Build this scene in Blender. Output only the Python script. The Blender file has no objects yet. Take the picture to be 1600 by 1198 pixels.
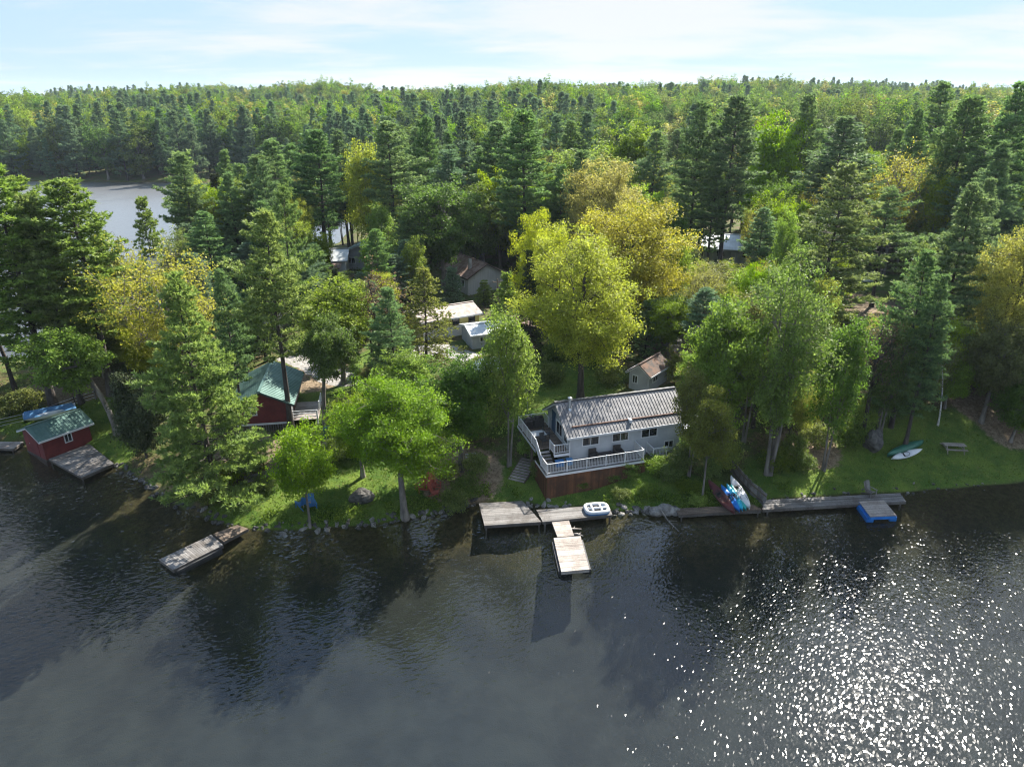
import bpy, math, random
import numpy as np
from mathutils import Vector

random.seed(7)
RS = np.random.RandomState
sc = bpy.context.scene
COL = sc.collection
PI = math.pi
R = math.radians

# ------------------------------------------------------------------ camera, sky, sun, exposure
FPX, PITCH, CAMH = 1111.0, R(22.2), 32.0
cam_d = bpy.data.cameras.new('camera')
cam = bpy.data.objects.new('camera', cam_d)
COL.objects.link(cam)
cam.location = (0, 0, CAMH)
cam.rotation_euler = (R(90) - PITCH, 0, 0)
cam_d.sensor_width = 36
cam_d.lens = 36 * FPX / 1600
cam_d.clip_start = 0.5
cam_d.clip_end = 6000
sc.camera = cam

SUN_EL, SUN_AZ = 42.5, 35.0            # azimuth to the right of the viewing direction (+Y)
sun_d = bpy.data.lights.new('sun', 'SUN')
sun_d.energy = 5.0
sun_d.angle = R(0.6)
sun_d.color = (1.0, 0.94, 0.84)
sun = bpy.data.objects.new('sun', sun_d)
COL.objects.link(sun)
sun.location = (60, 100, 120)
sd = Vector((math.sin(R(SUN_AZ)) * math.cos(R(SUN_EL)), math.cos(R(SUN_AZ)) * math.cos(R(SUN_EL)), math.sin(R(SUN_EL))))
sun.rotation_euler = (-sd).to_track_quat('-Z', 'Y').to_euler()

world = bpy.data.worlds.new('World')
sc.world = world
world.use_nodes = True
wn, wl = world.node_tree.nodes, world.node_tree.links
wn.clear()


def wnode(t, **k):
    n = wn.new(t)
    for a, b in k.items():
        setattr(n, a, b)
    return n


def wmath(op, a, b=None, c=None):
    n = wnode('ShaderNodeMath', operation=op)
    for i, v in enumerate((a, b, c)):
        if v is None:
            continue
        if isinstance(v, (int, float)):
            n.inputs[i].default_value = v
        else:
            wl.new(v, n.inputs[i])
    return n.outputs[0]


w_out = wnode('ShaderNodeOutputWorld')
w_sky = wnode('ShaderNodeTexSky')
w_sky.sky_type = 'NISHITA'
w_sky.sun_disc = False
w_sky.sun_elevation = R(SUN_EL)
w_sky.sun_rotation = R(SUN_AZ)
w_sky.air_density = 1.0
w_sky.dust_density = 0.15
w_sky.ozone_density = 1.4
w_bg = wnode('ShaderNodeBackground')
w_bg.inputs['Strength'].default_value = 0.15
w_tc = wnode('ShaderNodeTexCoord')
w_sep = wnode('ShaderNodeSeparateXYZ')
wl.new(w_tc.outputs['Generated'], w_sep.inputs[0])
zz = wmath('ADD', wmath('MAXIMUM', w_sep.outputs[2], 0.0), 0.10)
cx = wmath('DIVIDE', w_sep.outputs[0], zz)
cy = wmath('DIVIDE', w_sep.outputs[1], zz)
w_cmb = wnode('ShaderNodeCombineXYZ')
wl.new(cx, w_cmb.inputs[0])
wl.new(cy, w_cmb.inputs[1])


def wnoise(scale, detail, rough, loc, sx=1.0, sy=1.0, dist=0.0):
    mp = wnode('ShaderNodeMapping')
    mp.inputs['Location'].default_value = loc
    mp.inputs['Scale'].default_value = (sx, sy, 1)
    wl.new(w_cmb.outputs[0], mp.inputs['Vector'])
    n = wnode('ShaderNodeTexNoise')
    n.inputs['Scale'].default_value = scale
    n.inputs['Detail'].default_value = detail
    n.inputs['Roughness'].default_value = rough
    n.inputs['Distortion'].default_value = dist
    wl.new(mp.outputs[0], n.inputs['Vector'])
    return n.outputs['Fac']


cl_big = wnoise(0.42, 3, 0.5, (33.3, 5.5, 0.4))
cl_det = wnoise(1.1, 8, 0.62, (2.2, 1.1, 2.0), 0.6, 1.0, 0.4)
cl = wmath('ADD', wmath('MULTIPLY', cl_big, 0.62), wmath('MULTIPLY', cl_det, 0.38))
w_mr = wnode('ShaderNodeMapRange')
w_mr.interpolation_type = 'SMOOTHSTEP'
w_mr.inputs['From Min'].default_value = 0.44
w_mr.inputs['From Max'].default_value = 0.60
w_mr.inputs['To Max'].default_value = 0.9
wl.new(cl, w_mr.inputs['Value'])
w_mix = wnode('ShaderNodeMix', data_type='RGBA')
wl.new(w_mr.outputs[0], w_mix.inputs['Factor'])
w_hz = wnode('ShaderNodeMapRange')          # added dimming of the low sky; brighter zenith kept for fill light
w_hz.inputs['From Min'].default_value = 0.13
w_hz.inputs['From Max'].default_value = 0.55
w_hz.inputs['To Min'].default_value = 0.97
w_hz.inputs['To Max'].default_value = 0.30
wl.new(w_sep.outputs[2], w_hz.inputs['Value'])
w_lowdim = wnode('ShaderNodeMix', data_type='RGBA')
wl.new(w_hz.outputs[0], w_lowdim.inputs['Factor'])
wl.new(w_sky.outputs[0], w_lowdim.inputs['A'])
w_lowdim.inputs['B'].default_value = (1.06, 1.47, 1.87, 1)
wl.new(w_lowdim.outputs['Result'], w_mix.inputs['A'])
w_mix.inputs['B'].default_value = (1.84, 1.89, 1.94, 1)
wl.new(w_mix.outputs['Result'], w_bg.inputs['Color'])
wl.new(w_bg.outputs[0], w_out.inputs['Surface'])

sc.view_settings.view_transform = 'Standard'
sc.view_settings.look = 'None'
sc.view_settings.exposure = 1.74
sc.view_settings.gamma = 1.0
sc.view_settings.use_curve_mapping = False
sc.render.engine = 'CYCLES'
cy_ = sc.cycles
cy_.use_denoising = True
cy_.filter_width = 1.15
cy_.max_bounces = 8
cy_.diffuse_bounces = 5
cy_.glossy_bounces = 3
cy_.transmission_bounces = 3
cy_.transparent_max_bounces = 8
cy_.caustics_reflective = False
cy_.caustics_refractive = False
cy_.sample_clamp_indirect = 6.0
cy_.sample_clamp_direct = 2.2


# ------------------------------------------------------------------ picture measurements -> places on the ground
def ray(px, py):
    x, y = px - 800, py - 599
    return x, FPX * math.cos(PITCH) - y * math.sin(PITCH), -(FPX * math.sin(PITCH) + y * math.cos(PITCH))


def at(px, py, z=0.0):
    x, y, d = ray(px, py)
    s = (CAMH - z) / -d
    return x * s, y * s


def height_at(px, py, Y):
    x, y, d = ray(px, py)
    return CAMH + d * Y / y


def proj(X, Y, Z):
    z = Z - CAMH
    dep = Y * math.cos(PITCH) - z * math.sin(PITCH)
    up = Y * math.sin(PITCH) + z * math.cos(PITCH)
    return 800 + FPX * X / dep, 599 - FPX * up / dep, dep


# ------------------------------------------------------------------ terrain
near_px = [(-60, 690), (0, 690), (36, 694), (60, 704), (140, 700), (182, 722), (202, 737), (225, 752), (243, 766), (268, 783),
           (300, 799), (330, 810), (362, 819), (400, 825), (450, 826), (500, 824), (545, 821), (590, 817), (630, 811), (668, 804),
           (705, 796), (732, 788), (752, 783), (800, 783), (832, 784), (850, 791), (890, 790), (925, 786), (957, 795), (985, 798),
           (1020, 797), (1052, 797), (1062, 801), (1120, 798), (1186, 792), (1200, 778), (1260, 774), (1330, 771), (1390, 768), (1440, 765),
           (1500, 760), (1560, 755), (1620, 750), (1700, 742)]
near_shore = [at(*p) for p in near_px]
NEAR = [(-900, 70), (-140, 66)] + near_shore + [(90, 60), (160, 66), (900, 60), (900, -600), (-900, -600)]
back_px = [(-300, 590), (-100, 578), (0, 566), (80, 556), (150, 542), (205, 505), (250, 462), (310, 432), (400, 408), (480, 396), (530, 380),
           (560, 345), (562, 312), (520, 293), (440, 287), (300, 286), (150, 284.5), (0, 283), (-300, 283)]
BACK = [at(*p) for p in back_px] + [(-500, 290), (-500, 90)]


def seg_arrays(poly):
    a = np.array(poly, float)
    return a, np.roll(a, -1, axis=0)


def poly_sdf(poly, X, Y):
    """signed distance, positive outside the polygon"""
    A, B = seg_arrays(poly)
    d2 = np.full(X.shape, 1e18)
    inside = np.zeros(X.shape, bool)
    for (ax, ay), (bx, by) in zip(A, B):
        ex, ey = bx - ax, by - ay
        wx, wy = X - ax, Y - ay
        t = np.clip((wx * ex + wy * ey) / (ex * ex + ey * ey + 1e-12), 0, 1)
        d2 = np.minimum(d2, (wx - t * ex) ** 2 + (wy - t * ey) ** 2)
        c = ((ay > Y) != (by > Y))
        xi = (bx - ax) * (Y - ay) / ((by - ay) if by != ay else 1e-12) + ax
        inside ^= c & (X < xi)
    d = np.sqrt(d2)
    return np.where(inside, -d, d)


def sstep(a, b, x):
    t = np.clip((x - a) / (b - a), 0, 1)
    return t * t * (3 - 2 * t)


def wob(X, Y, s, k=0.0):
    return (np.sin(X * s + 1.3 + k) * np.cos(Y * s * 0.83 + 0.4 + k) + 0.5 * np.sin(X * s * 2.3 + Y * s * 1.7 + 2.0 + k)
            + 0.3 * np.cos(X * s * 4.9 - Y * s * 3.6 + k))


def terrain(X, Y):
    X = np.asarray(X, float)
    Y = np.asarray(Y, float)
    d = np.minimum(poly_sdf(NEAR, X, Y), poly_sdf(BACK, X, Y))
    land = 0.02 + 0.24 * (1 - np.exp(-np.maximum(d, 0) / 0.35)) + 2.7 * (1 - np.exp(-np.maximum(d, 0) / 13.0)) + 0.12 * wob(X, Y, 0.35) * sstep(1, 8, d)
    land = land + 0.75 * np.exp(-((X - 12.8) ** 2 + (Y - 56.0) ** 2) / 12.0) * sstep(0, 4, d)
    land = land + 2.6 * np.exp(-((X - 47) ** 2 + (Y - 74) ** 2) / 260.0) * sstep(0, 9, d)
    far = sstep(150, 620, Y) * 7.5 + sstep(110, 210, Y) * 3.0 * sstep(-40, 30, X)
    far = far + (1.5 + 4.5 * sstep(250, 600, Y)) * wob(X, Y, 0.017) * sstep(120, 260, Y)
    far = far * sstep(0, 60, d) + sstep(600, 1600, Y) * 4
    land = land + far
    bed = 0.02 + np.minimum(d, 0) * 0.24
    bed = np.maximum(bed, -3.6) + 0.1 * wob(X, Y, 0.5) * sstep(0, 3, -d)
    return np.where(d > 0, land, bed)


def tz(x, y):
    return float(terrain(np.array([x]), np.array([y]))[0])


def ground(px, py):
    z = 1.0
    for _ in range(9):
        x, y = at(px, py, z)
        z = 0.5 * z + 0.5 * max(tz(x, y), 0.0)
    x, y = at(px, py, z)
    return x, y, tz(x, y)


# ------------------------------------------------------------------ materials
MATS = {}


class NT:
    def __init__(self, name):
        self.m = bpy.data.materials.new(name)
        self.m.use_nodes = True
        self.n, self.l = self.m.node_tree.nodes, self.m.node_tree.links
        self.n.clear()
        self.out = self.n.new('ShaderNodeOutputMaterial')
        MATS[name] = self.m

    def node(self, t, **k):
        n = self.n.new(t)
        for a, b in k.items():
            setattr(n, a, b)
        return n

    def put(self, sock, v):
        if isinstance(v, bpy.types.NodeSocket):
            self.l.new(v, sock)
        else:
            if sock.type == 'RGBA' and len(v) == 3:
                v = (*v, 1)
            sock.default_value = v

    def math(self, op, a, b=0.0, clamp=False):
        n = self.node('ShaderNodeMath', operation=op, use_clamp=clamp)
        self.put(n.inputs[0], a)
        self.put(n.inputs[1], b)
        return n.outputs[0]

    def mix(self, f, a, b, mode='MIX'):
        n = self.node('ShaderNodeMix', data_type='RGBA', blend_type=mode)
        self.put(n.inputs['Factor'], f)
        self.put(n.inputs[6], a)
        self.put(n.inputs[7], b)
        return n.outputs[2]

    def coord(self, which='Object', scale=(1, 1, 1), rot=(0, 0, 0)):
        tc = self.node('ShaderNodeTexCoord')
        mp = self.node('ShaderNodeMapping')
        mp.inputs['Scale'].default_value = scale
        mp.inputs['Rotation'].default_value = rot
        self.l.new(tc.outputs[which], mp.inputs['Vector'])
        return mp.outputs[0]

    def geo(self, scale=(1, 1, 1), rot=(0, 0, 0)):
        g = self.node('ShaderNodeNewGeometry')
        mp = self.node('ShaderNodeMapping')
        mp.inputs['Scale'].default_value = scale
        mp.inputs['Rotation'].default_value = rot
        self.l.new(g.outputs['Position'], mp.inputs['Vector'])
        return mp.outputs[0]

    def noise(self, vec, scale, detail=4, rough=0.55, dist=0.0):
        n = self.node('ShaderNodeTexNoise')
        n.inputs['Scale'].default_value = scale
        n.inputs['Detail'].default_value = detail
        n.inputs['Roughness'].default_value = rough
        n.inputs['Distortion'].default_value = dist
        self.l.new(vec, n.inputs['Vector'])
        return n.outputs['Fac']

    def ramp(self, f, a, b, lo=0.35, hi=0.65):
        n = self.node('ShaderNodeMapRange', interpolation_type='SMOOTHSTEP')
        self.put(n.inputs['Value'], f)
        n.inputs['From Min'].default_value = lo
        n.inputs['From Max'].default_value = hi
        n.inputs['To Min'].default_value = a
        n.inputs['To Max'].default_value = b
        return n.outputs[0]

    def attr(self, name, out='Fac'):
        n = self.node('ShaderNodeAttribute')
        n.attribute_name = name
        return n.outputs[out]

    def bump(self, h, strength=0.5, dist=0.02, normal=None):
        n = self.node('ShaderNodeBump')
        n.inputs['Strength'].default_value = strength
        n.inputs['Distance'].default_value = dist
        self.l.new(h, n.inputs['Height'])
        if normal is not None:
            self.l.new(normal, n.inputs['Normal'])
        return n.outputs[0]

    def bsdf(self, color, rough=0.6, metal=0.0, spec=0.5, normal=None):
        b = self.node('ShaderNodeBsdfPrincipled')
        self.put(b.inputs['Base Color'], color)
        self.put(b.inputs['Roughness'], rough)
        b.inputs['Metallic'].default_value = metal
        b.inputs['Specular IOR Level'].default_value = spec
        if normal is not None:
            self.l.new(normal, b.inputs['Normal'])
        return b.outputs[0]

    def done(self, sh):
        self.l.new(sh, self.out.inputs['Surface'])
        return self.m


def plain(name, c1, c2, scale=3.0, rough=0.6, metal=0.0, bump=0.3, bscale=None, stretch=(1, 1, 1), spec=0.4, lo=0.35, hi=0.65):
    """a surface whose colour wanders between two tones with fine relief"""
    t = NT(name)
    v = t.coord('Object', stretch)
    f = t.ramp(t.noise(v, scale, 6, 0.65), 0, 1, lo, hi)
    rnd = t.node('ShaderNodeObjectInfo').outputs['Random']
    c = t.mix(f, c1, c2)
    c = t.mix(1.0, c, t.math('ADD', t.math('MULTIPLY', rnd, 0.16), 0.92), 'MULTIPLY')
    nb = t.bump(t.noise(v, bscale or scale * 4, 4), bump, 0.02)
    return t.done(t.bsdf(c, rough, metal, spec, nb))


def wood(name, c1, c2, dirt, rough=0.8):
    """weathered boards: tone changes from board to board through the face attribute 'tint'"""
    t = NT(name)
    v = t.coord('Object')
    tint = t.attr('tint')
    c = t.mix(tint, c1, c2)
    st = t.ramp(t.noise(v, 0.9, 6, 0.7), 0, 1, 0.42, 0.66)
    c = t.mix(t.math('MULTIPLY', st, 0.75), c, dirt)
    fine = t.noise(v, 14, 4, 0.7)
    c = t.mix(0.55, c, t.ramp(fine, 0.45, 1.3, 0.25, 0.75), 'MULTIPLY')
    nb = t.bump(fine, 0.4, 0.01)
    return t.done(t.bsdf(c, rough, 0, 0.25, nb))


def leafmat(name, dark, mid, light, trans=0.42, hue=0.025, val=0.35, rough=0.55, spec=0.22):
    t = NT(name)
    tint = t.attr('tint')
    cr = t.node('ShaderNodeValToRGB')
    e = cr.color_ramp.elements
    e[0].position, e[0].color = 0.0, (*dark, 1)
    e[1].position, e[1].color = 1.0, (*light, 1)
    m = e.new(0.5)
    m.color = (*mid, 1)
    t.l.new(tint, cr.inputs[0])
    rnd = t.node('ShaderNodeObjectInfo').outputs['Random']
    hs = t.node('ShaderNodeHueSaturation')
    t.put(hs.inputs['Hue'], t.math('ADD', t.math('MULTIPLY', rnd, 2 * hue), 0.5 - hue))
    r2 = t.math('FRACT', t.math('MULTIPLY', rnd, 17.31))
    t.put(hs.inputs['Value'], t.math('ADD', t.math('MULTIPLY', r2, val), 1 - val / 2))
    t.put(hs.inputs['Saturation'], t.math('ADD', t.math('MULTIPLY', t.math('FRACT', t.math('MULTIPLY', rnd, 7.77)), 0.25), 0.95))
    t.l.new(cr.outputs[0], hs.inputs['Color'])
    c = hs.outputs[0]
    tr = t.node('ShaderNodeBsdfTranslucent')
    warm = t.mix(1.0, c, (1.12, 1.15, 0.85), 'MULTIPLY')
    t.l.new(warm, tr.inputs['Color'])
    ms = t.node('ShaderNodeMixShader')
    ms.inputs[0].default_value = trans
    t.l.new(t.bsdf(c, rough, 0, spec), ms.inputs[1])
    t.l.new(tr.outputs[0], ms.inputs[2])
    return t.done(ms.outputs[0])


leafmat('leaf_yellow', (0.15, 0.175, 0.03), (0.31, 0.355, 0.058), (0.50, 0.53, 0.115), 0.52, 0.010, 0.2)
leafmat('leaf_gold', (0.16, 0.155, 0.038), (0.335, 0.325, 0.082), (0.50, 0.475, 0.145), 0.50, 0.010, 0.2)
leafmat('far_lime', (0.06, 0.10, 0.02), (0.17, 0.26, 0.042), (0.30, 0.40, 0.08), 0.36, 0.022, 0.6, 0.85, 0.05)
leafmat('far_green', (0.04, 0.075, 0.022), (0.105, 0.17, 0.042), (0.20, 0.28, 0.075), 0.34, 0.022, 0.6, 0.85, 0.05)
leafmat('far_olive', (0.065, 0.085, 0.03), (0.15, 0.19, 0.06), (0.27, 0.31, 0.11), 0.34, 0.02, 0.6, 0.85, 0.05)
leafmat('far_yellow', (0.12, 0.13, 0.03), (0.26, 0.28, 0.06), (0.42, 0.43, 0.12), 0.36, 0.016, 0.5, 0.85, 0.05)
leafmat('leaf_lime', (0.09, 0.135, 0.022), (0.205, 0.29, 0.045), (0.33, 0.42, 0.085), 0.52, 0.016, 0.25)
leafmat('leaf_green', (0.05, 0.085, 0.020), (0.115, 0.175, 0.038), (0.20, 0.265, 0.07), 0.52, 0.02, 0.3)
leafmat('leaf_olive', (0.075, 0.09, 0.028), (0.165, 0.185, 0.055), (0.26, 0.285, 0.10), 0.52, 0.015, 0.25)
leafmat('leaf_grey', (0.085, 0.115, 0.036), (0.17, 0.225, 0.07), (0.30, 0.36, 0.14), 0.48, 0.015, 0.25)
leafmat('needle_pine', (0.060, 0.103, 0.055), (0.137, 0.215, 0.094), (0.272, 0.373, 0.143), 0.42, 0.014, 0.25)
leafmat('needle_light', (0.073, 0.115, 0.043), (0.181, 0.258, 0.077), (0.338, 0.414, 0.132), 0.42, 0.013, 0.22)
leafmat('needle_blue', (0.063, 0.106, 0.077), (0.132, 0.204, 0.127), (0.244, 0.337, 0.186), 0.32, 0.013, 0.25)
leafmat('needle_far', (0.070, 0.115, 0.077), (0.134, 0.205, 0.122), (0.243, 0.333, 0.179), 0.35, 0.015, 0.25, 0.85, 0.05)
leafmat('needle_spruce', (0.022, 0.034, 0.017), (0.048, 0.066, 0.028), (0.095, 0.115, 0.048), 0.18, 0.01, 0.2)
leafmat('leaf_shrub', (0.06, 0.09, 0.022), (0.135, 0.185, 0.045), (0.23, 0.28, 0.08), 0.52, 0.02, 0.35)
leafmat('leaf_rust', (0.085, 0.055, 0.032), (0.18, 0.12, 0.07), (0.27, 0.20, 0.12), 0.35, 0.02, 0.3)
leafmat('grass_blade', (0.05, 0.08, 0.012), (0.10, 0.15, 0.022), (0.18, 0.22, 0.045), 0.4, 0.0, 0.0)
leafmat('litter', (0.05, 0.035, 0.018), (0.11, 0.075, 0.04), (0.2, 0.15, 0.085), 0.1, 0.0, 0.0)

plain('bark_grey', (0.085, 0.075, 0.065), (0.20, 0.18, 0.155), 2.2, 0.9, 0, 0.8, 9, (1, 1, 0.25))
plain('bark_dark', (0.028, 0.023, 0.02), (0.07, 0.058, 0.05), 2.2, 0.9, 0, 0.8, 9, (1, 1, 0.25))
plain('bark_white', (0.28, 0.27, 0.25), (0.6, 0.58, 0.54), 2.6, 0.8, 0, 0.3, 9, (1, 1, 1.6))
plain('white_paint', (0.48, 0.49, 0.50), (0.56, 0.56, 0.56), 1.2, 0.45, 0, 0.1)
plain('white_tarp', (0.62, 0.65, 0.68), (0.8, 0.82, 0.84), 0.8, 0.5, 0, 0.3)
plain('siding_grey', (0.32, 0.335, 0.35), (0.37, 0.385, 0.40), 0.8, 0.6, 0, 0.1)
plain('siding_midgrey', (0.28, 0.29, 0.30), (0.34, 0.35, 0.36), 0.9, 0.7, 0, 0.2)  # plain grey siding, slightly darker tone
plain('siding_tan', (0.36, 0.35, 0.32), (0.43, 0.42, 0.385), 1.0, 0.7, 0, 0.3, 6, (6, 6, 0.3))
plain('siding_yellow', (0.42, 0.37, 0.13), (0.5, 0.45, 0.18), 1.0, 0.7, 0, 0.2)
plain('siding_red', (0.085, 0.010, 0.010), (0.13, 0.017, 0.016), 1.1, 0.65, 0, 0.2)
plain('concrete', (0.22, 0.21, 0.195), (0.34, 0.33, 0.31), 1.4, 0.9, 0, 0.5)
plain('roof_brown', (0.12, 0.07, 0.05), (0.22, 0.16, 0.13), 1.3, 0.85, 0, 0.5, 12)
plain('roof_tan', (0.24, 0.195, 0.165), (0.36, 0.31, 0.28), 1.3, 0.85, 0, 0.4, 12)
plain('roof_teal', (0.075, 0.14, 0.122), (0.125, 0.205, 0.182), 0.8, 0.42, 0.25, 0.1)
plain('roof_blue', (0.20, 0.27, 0.29), (0.30, 0.38, 0.40), 0.8, 0.45, 0.2, 0.1)
plain('roof_white', (0.42, 0.44, 0.44), (0.55, 0.57, 0.57), 0.8, 0.45, 0.2, 0.1)
plain('roof_litter', (0.05, 0.045, 0.042), (0.13, 0.075, 0.05), 1.6, 0.9, 0, 0.5, 12)
plain('rust_guard', (0.075, 0.04, 0.03), (0.13, 0.07, 0.05), 2.0, 0.8, 0.1, 0.2)
plain('dark_frame', (0.02, 0.02, 0.022), (0.04, 0.04, 0.042), 2.0, 0.5, 0, 0.1)
plain('wicker', (0.018, 0.016, 0.015), (0.045, 0.04, 0.036), 9.0, 0.7, 0, 0.5)
plain('steel', (0.35, 0.37, 0.38), (0.5, 0.52, 0.53), 2.0, 0.35, 0.7, 0.1)
plain('stone_dark', (0.03, 0.029, 0.027), (0.095, 0.09, 0.082), 2.6, 0.85, 0, 0.9, 8)
plain('stone_pale', (0.10, 0.095, 0.086), (0.23, 0.215, 0.195), 2.6, 0.9, 0, 0.9, 8)
plain('plastic_blue', (0.012, 0.12, 0.42), (0.02, 0.17, 0.5), 1.5, 0.35, 0, 0.05)
plain('plastic_cyan', (0.01, 0.26, 0.40), (0.02, 0.36, 0.5), 1.5, 0.35, 0, 0.05)
plain('plastic_teal', (0.015, 0.25, 0.24), (0.05, 0.38, 0.33), 1.5, 0.35, 0, 0.05)
plain('plastic_white', (0.46, 0.48, 0.50), (0.56, 0.57, 0.58), 1.5, 0.35, 0, 0.05)
plain('plastic_maroon', (0.055, 0.016, 0.018), (0.10, 0.026, 0.028), 1.5, 0.45, 0, 0.05)
plain('plastic_green', (0.012, 0.075, 0.05), (0.02, 0.11, 0.075), 1.5, 0.4, 0, 0.05)
plain('chair_red', (0.22, 0.045, 0.03), (0.32, 0.075, 0.05), 2.0, 0.6, 0, 0.1)
plain('chair_blue', (0.02, 0.10, 0.26), (0.03, 0.15, 0.34), 2.0, 0.55, 0, 0.1)
plain('door_blue', (0.018, 0.05, 0.10), (0.025, 0.07, 0.13), 1.2, 0.5, 0, 0.05)
plain('tarp_blue', (0.04, 0.12, 0.24), (0.08, 0.2, 0.36), 1.2, 0.5, 0, 0.4)
plain('gravel', (0.17, 0.16, 0.15), (0.29, 0.28, 0.265), 3.0, 0.95, 0, 0.8, 20)

wood('wood_grey', (0.105, 0.10, 0.096), (0.21, 0.20, 0.19), (0.075, 0.065, 0.057))
wood('wood_pale', (0.25, 0.22, 0.195), (0.36, 0.325, 0.29), (0.18, 0.15, 0.13))
wood('wood_dark', (0.075, 0.065, 0.06), (0.15, 0.135, 0.12), (0.06, 0.05, 0.042))
wood('wood_red', (0.075, 0.034, 0.017), (0.15, 0.068, 0.034), (0.045, 0.025, 0.016))
wood('wood_brown', (0.10, 0.075, 0.055), (0.18, 0.14, 0.11), (0.07, 0.052, 0.038))

t = NT('glass')
g = t.node('ShaderNodeBsdfPrincipled')
g.inputs['Base Color'].default_value = (0.015, 0.018, 0.022, 1)
g.inputs['Roughness'].default_value = 0.06
g.inputs['Specular IOR Level'].default_value = 0.7
t.done(g.outputs[0])

# ribbed steel roof of the lake cottage
t = NT('roof_steel')
v = t.coord('Object')
f = t.ramp(t.noise(v, 1.0, 7, 0.7), 0, 1, 0.35, 0.7)
c = t.mix(f, (0.092, 0.091, 0.093), (0.165, 0.163, 0.165))
t.done(t.bsdf(c, t.ramp(t.noise(v, 3.0, 3), 0.34, 0.5), 0.45, 0.5, t.bump(t.noise(v, 5, 3), 0.15, 0.02)))

# ground: lawn, leaf litter, bare earth, lake bottom
t = NT('earth')
v = t.geo()
gr = t.attr('lawn')
di = t.attr('dirt')
n1 = t.noise(v, 0.45, 7, 0.65)
n2 = t.noise(v, 2.6, 6, 0.7)
n3 = t.noise(v, 11.0, 5, 0.7)
lawn = t.mix(t.ramp(n1, 0, 1), (0.040, 0.082, 0.010), (0.095, 0.140, 0.020))
lawn = t.mix(t.ramp(n2, 0, 0.6, 0.52, 0.72), lawn, (0.14, 0.125, 0.045))
floor_ = t.mix(t.ramp(n2, 0, 1), (0.055, 0.042, 0.022), (0.135, 0.10, 0.055))
floor_ = t.mix(t.ramp(n1, 0.1, 0.95, 0.40, 0.58), floor_, (0.055, 0.085, 0.016))
earth = t.mix(t.ramp(n2, 0, 1), (0.11, 0.08, 0.05), (0.22, 0.17, 0.115))
gm = t.math('ADD', gr, t.math('MULTIPLY', t.math('SUBTRACT', n2, 0.5), 0.7))
c = t.mix(t.ramp(gm, 0, 1, 0.35, 0.65), floor_, lawn)
dm = t.math('ADD', di, t.math('MULTIPLY', t.math('SUBTRACT', n2, 0.5), 0.8))
c = t.mix(t.ramp(dm, 0, 1, 0.4, 0.7), c, earth)
c = t.mix(0.8, c, t.ramp(n3, 0.45, 1.45, 0.3, 0.7), 'MULTIPLY')
sepz = t.node('ShaderNodeSeparateXYZ')
t.l.new(v, sepz.inputs[0])
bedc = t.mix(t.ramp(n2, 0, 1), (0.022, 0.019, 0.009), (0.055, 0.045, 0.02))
depth_dark = t.mix(t.ramp(n1, 0, 1), (0.012, 0.014, 0.0135), (0.019, 0.022, 0.021))
bedc = t.mix(t.ramp(t.math('ADD', sepz.outputs[2], t.math('MULTIPLY', t.math('SUBTRACT', n1, 0.5), 1.8)), 1, 0, -1.9, -0.35), bedc, depth_dark)  # bed colour darkens with depth, standing in for light the water absorbs
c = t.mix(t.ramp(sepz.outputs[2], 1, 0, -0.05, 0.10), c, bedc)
t.done(t.bsdf(c, 0.95, 0, 0.15, t.bump(n3, 0.7, 0.06)))

# lake water: see-through near the shore, mirror at a slant; the near part carries its ripples as real waves
def water(name, rough, bump):
    t = NT(name)
    gl = t.node('ShaderNodeBsdfGlossy')
    gl.inputs['Roughness'].default_value = rough
    gl.inputs['Color'].default_value = (1, 1, 1, 1)
    tp = t.node('ShaderNodeBsdfTransparent')
    tp.inputs['Color'].default_value = (0.80, 0.82, 0.78, 1)
    # mirror share by the slant at which the surface is seen (the same from above and from below)
    ge = t.node('ShaderNodeNewGeometry')
    dt = t.node('ShaderNodeVectorMath', operation='DOT_PRODUCT')
    t.l.new(ge.outputs['Incoming'], dt.inputs[0])
    t.l.new(ge.outputs['Normal'], dt.inputs[1])
    if bump:
        h = t.math('ADD', t.noise(t.geo((1.0, 1.7, 1.0), (0, 0, R(12))), 2.4, 3, 0.55, 0.4), t.math('MULTIPLY', t.noise(t.geo((1.0, 1.5, 1.0), (0, 0, R(-20))), 0.75, 2, 0.5), 1.1))
        nb = t.node('ShaderNodeBump')
        nb.inputs['Strength'].default_value = 1.0
        nb.inputs['Distance'].default_value = bump
        t.l.new(h, nb.inputs['Height'])
        t.l.new(nb.outputs[0], gl.inputs['Normal'])
        t.l.new(nb.outputs[0], dt.inputs[1])
    fr = t.math('POWER', t.math('SUBTRACT', 1.0, t.math('ABSOLUTE', dt.outputs['Value']), True), 5.0)
    fr = t.math('ADD', t.math('MULTIPLY', fr, 0.965), 0.036)
    ms = t.node('ShaderNodeMixShader')
    t.l.new(fr, ms.inputs[0])
    t.l.new(tp.outputs[0], ms.inputs[1])
    t.l.new(gl.outputs[0], ms.inputs[2])
    return t.done(ms.outputs[0])


water('water_near', 0.045, 0)
water('water_far', 0.33, 0.03)


# ------------------------------------------------------------------ builders
def tag(o, label=None, cat=None, group=None, kind=None):
    if label:
        o['label'] = label
    if cat:
        o['category'] = cat
    if group:
        o['group'] = group
    if kind:
        o['kind'] = kind
    return o


def empty(name, loc, rz=0.0, label=None, cat=None, group=None):
    o = bpy.data.objects.new(name, None)
    COL.objects.link(o)
    o.location = loc
    o.rotation_euler = (0, 0, rz)
    o.empty_display_size = 0.3
    return tag(o, label, cat, group)


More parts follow.
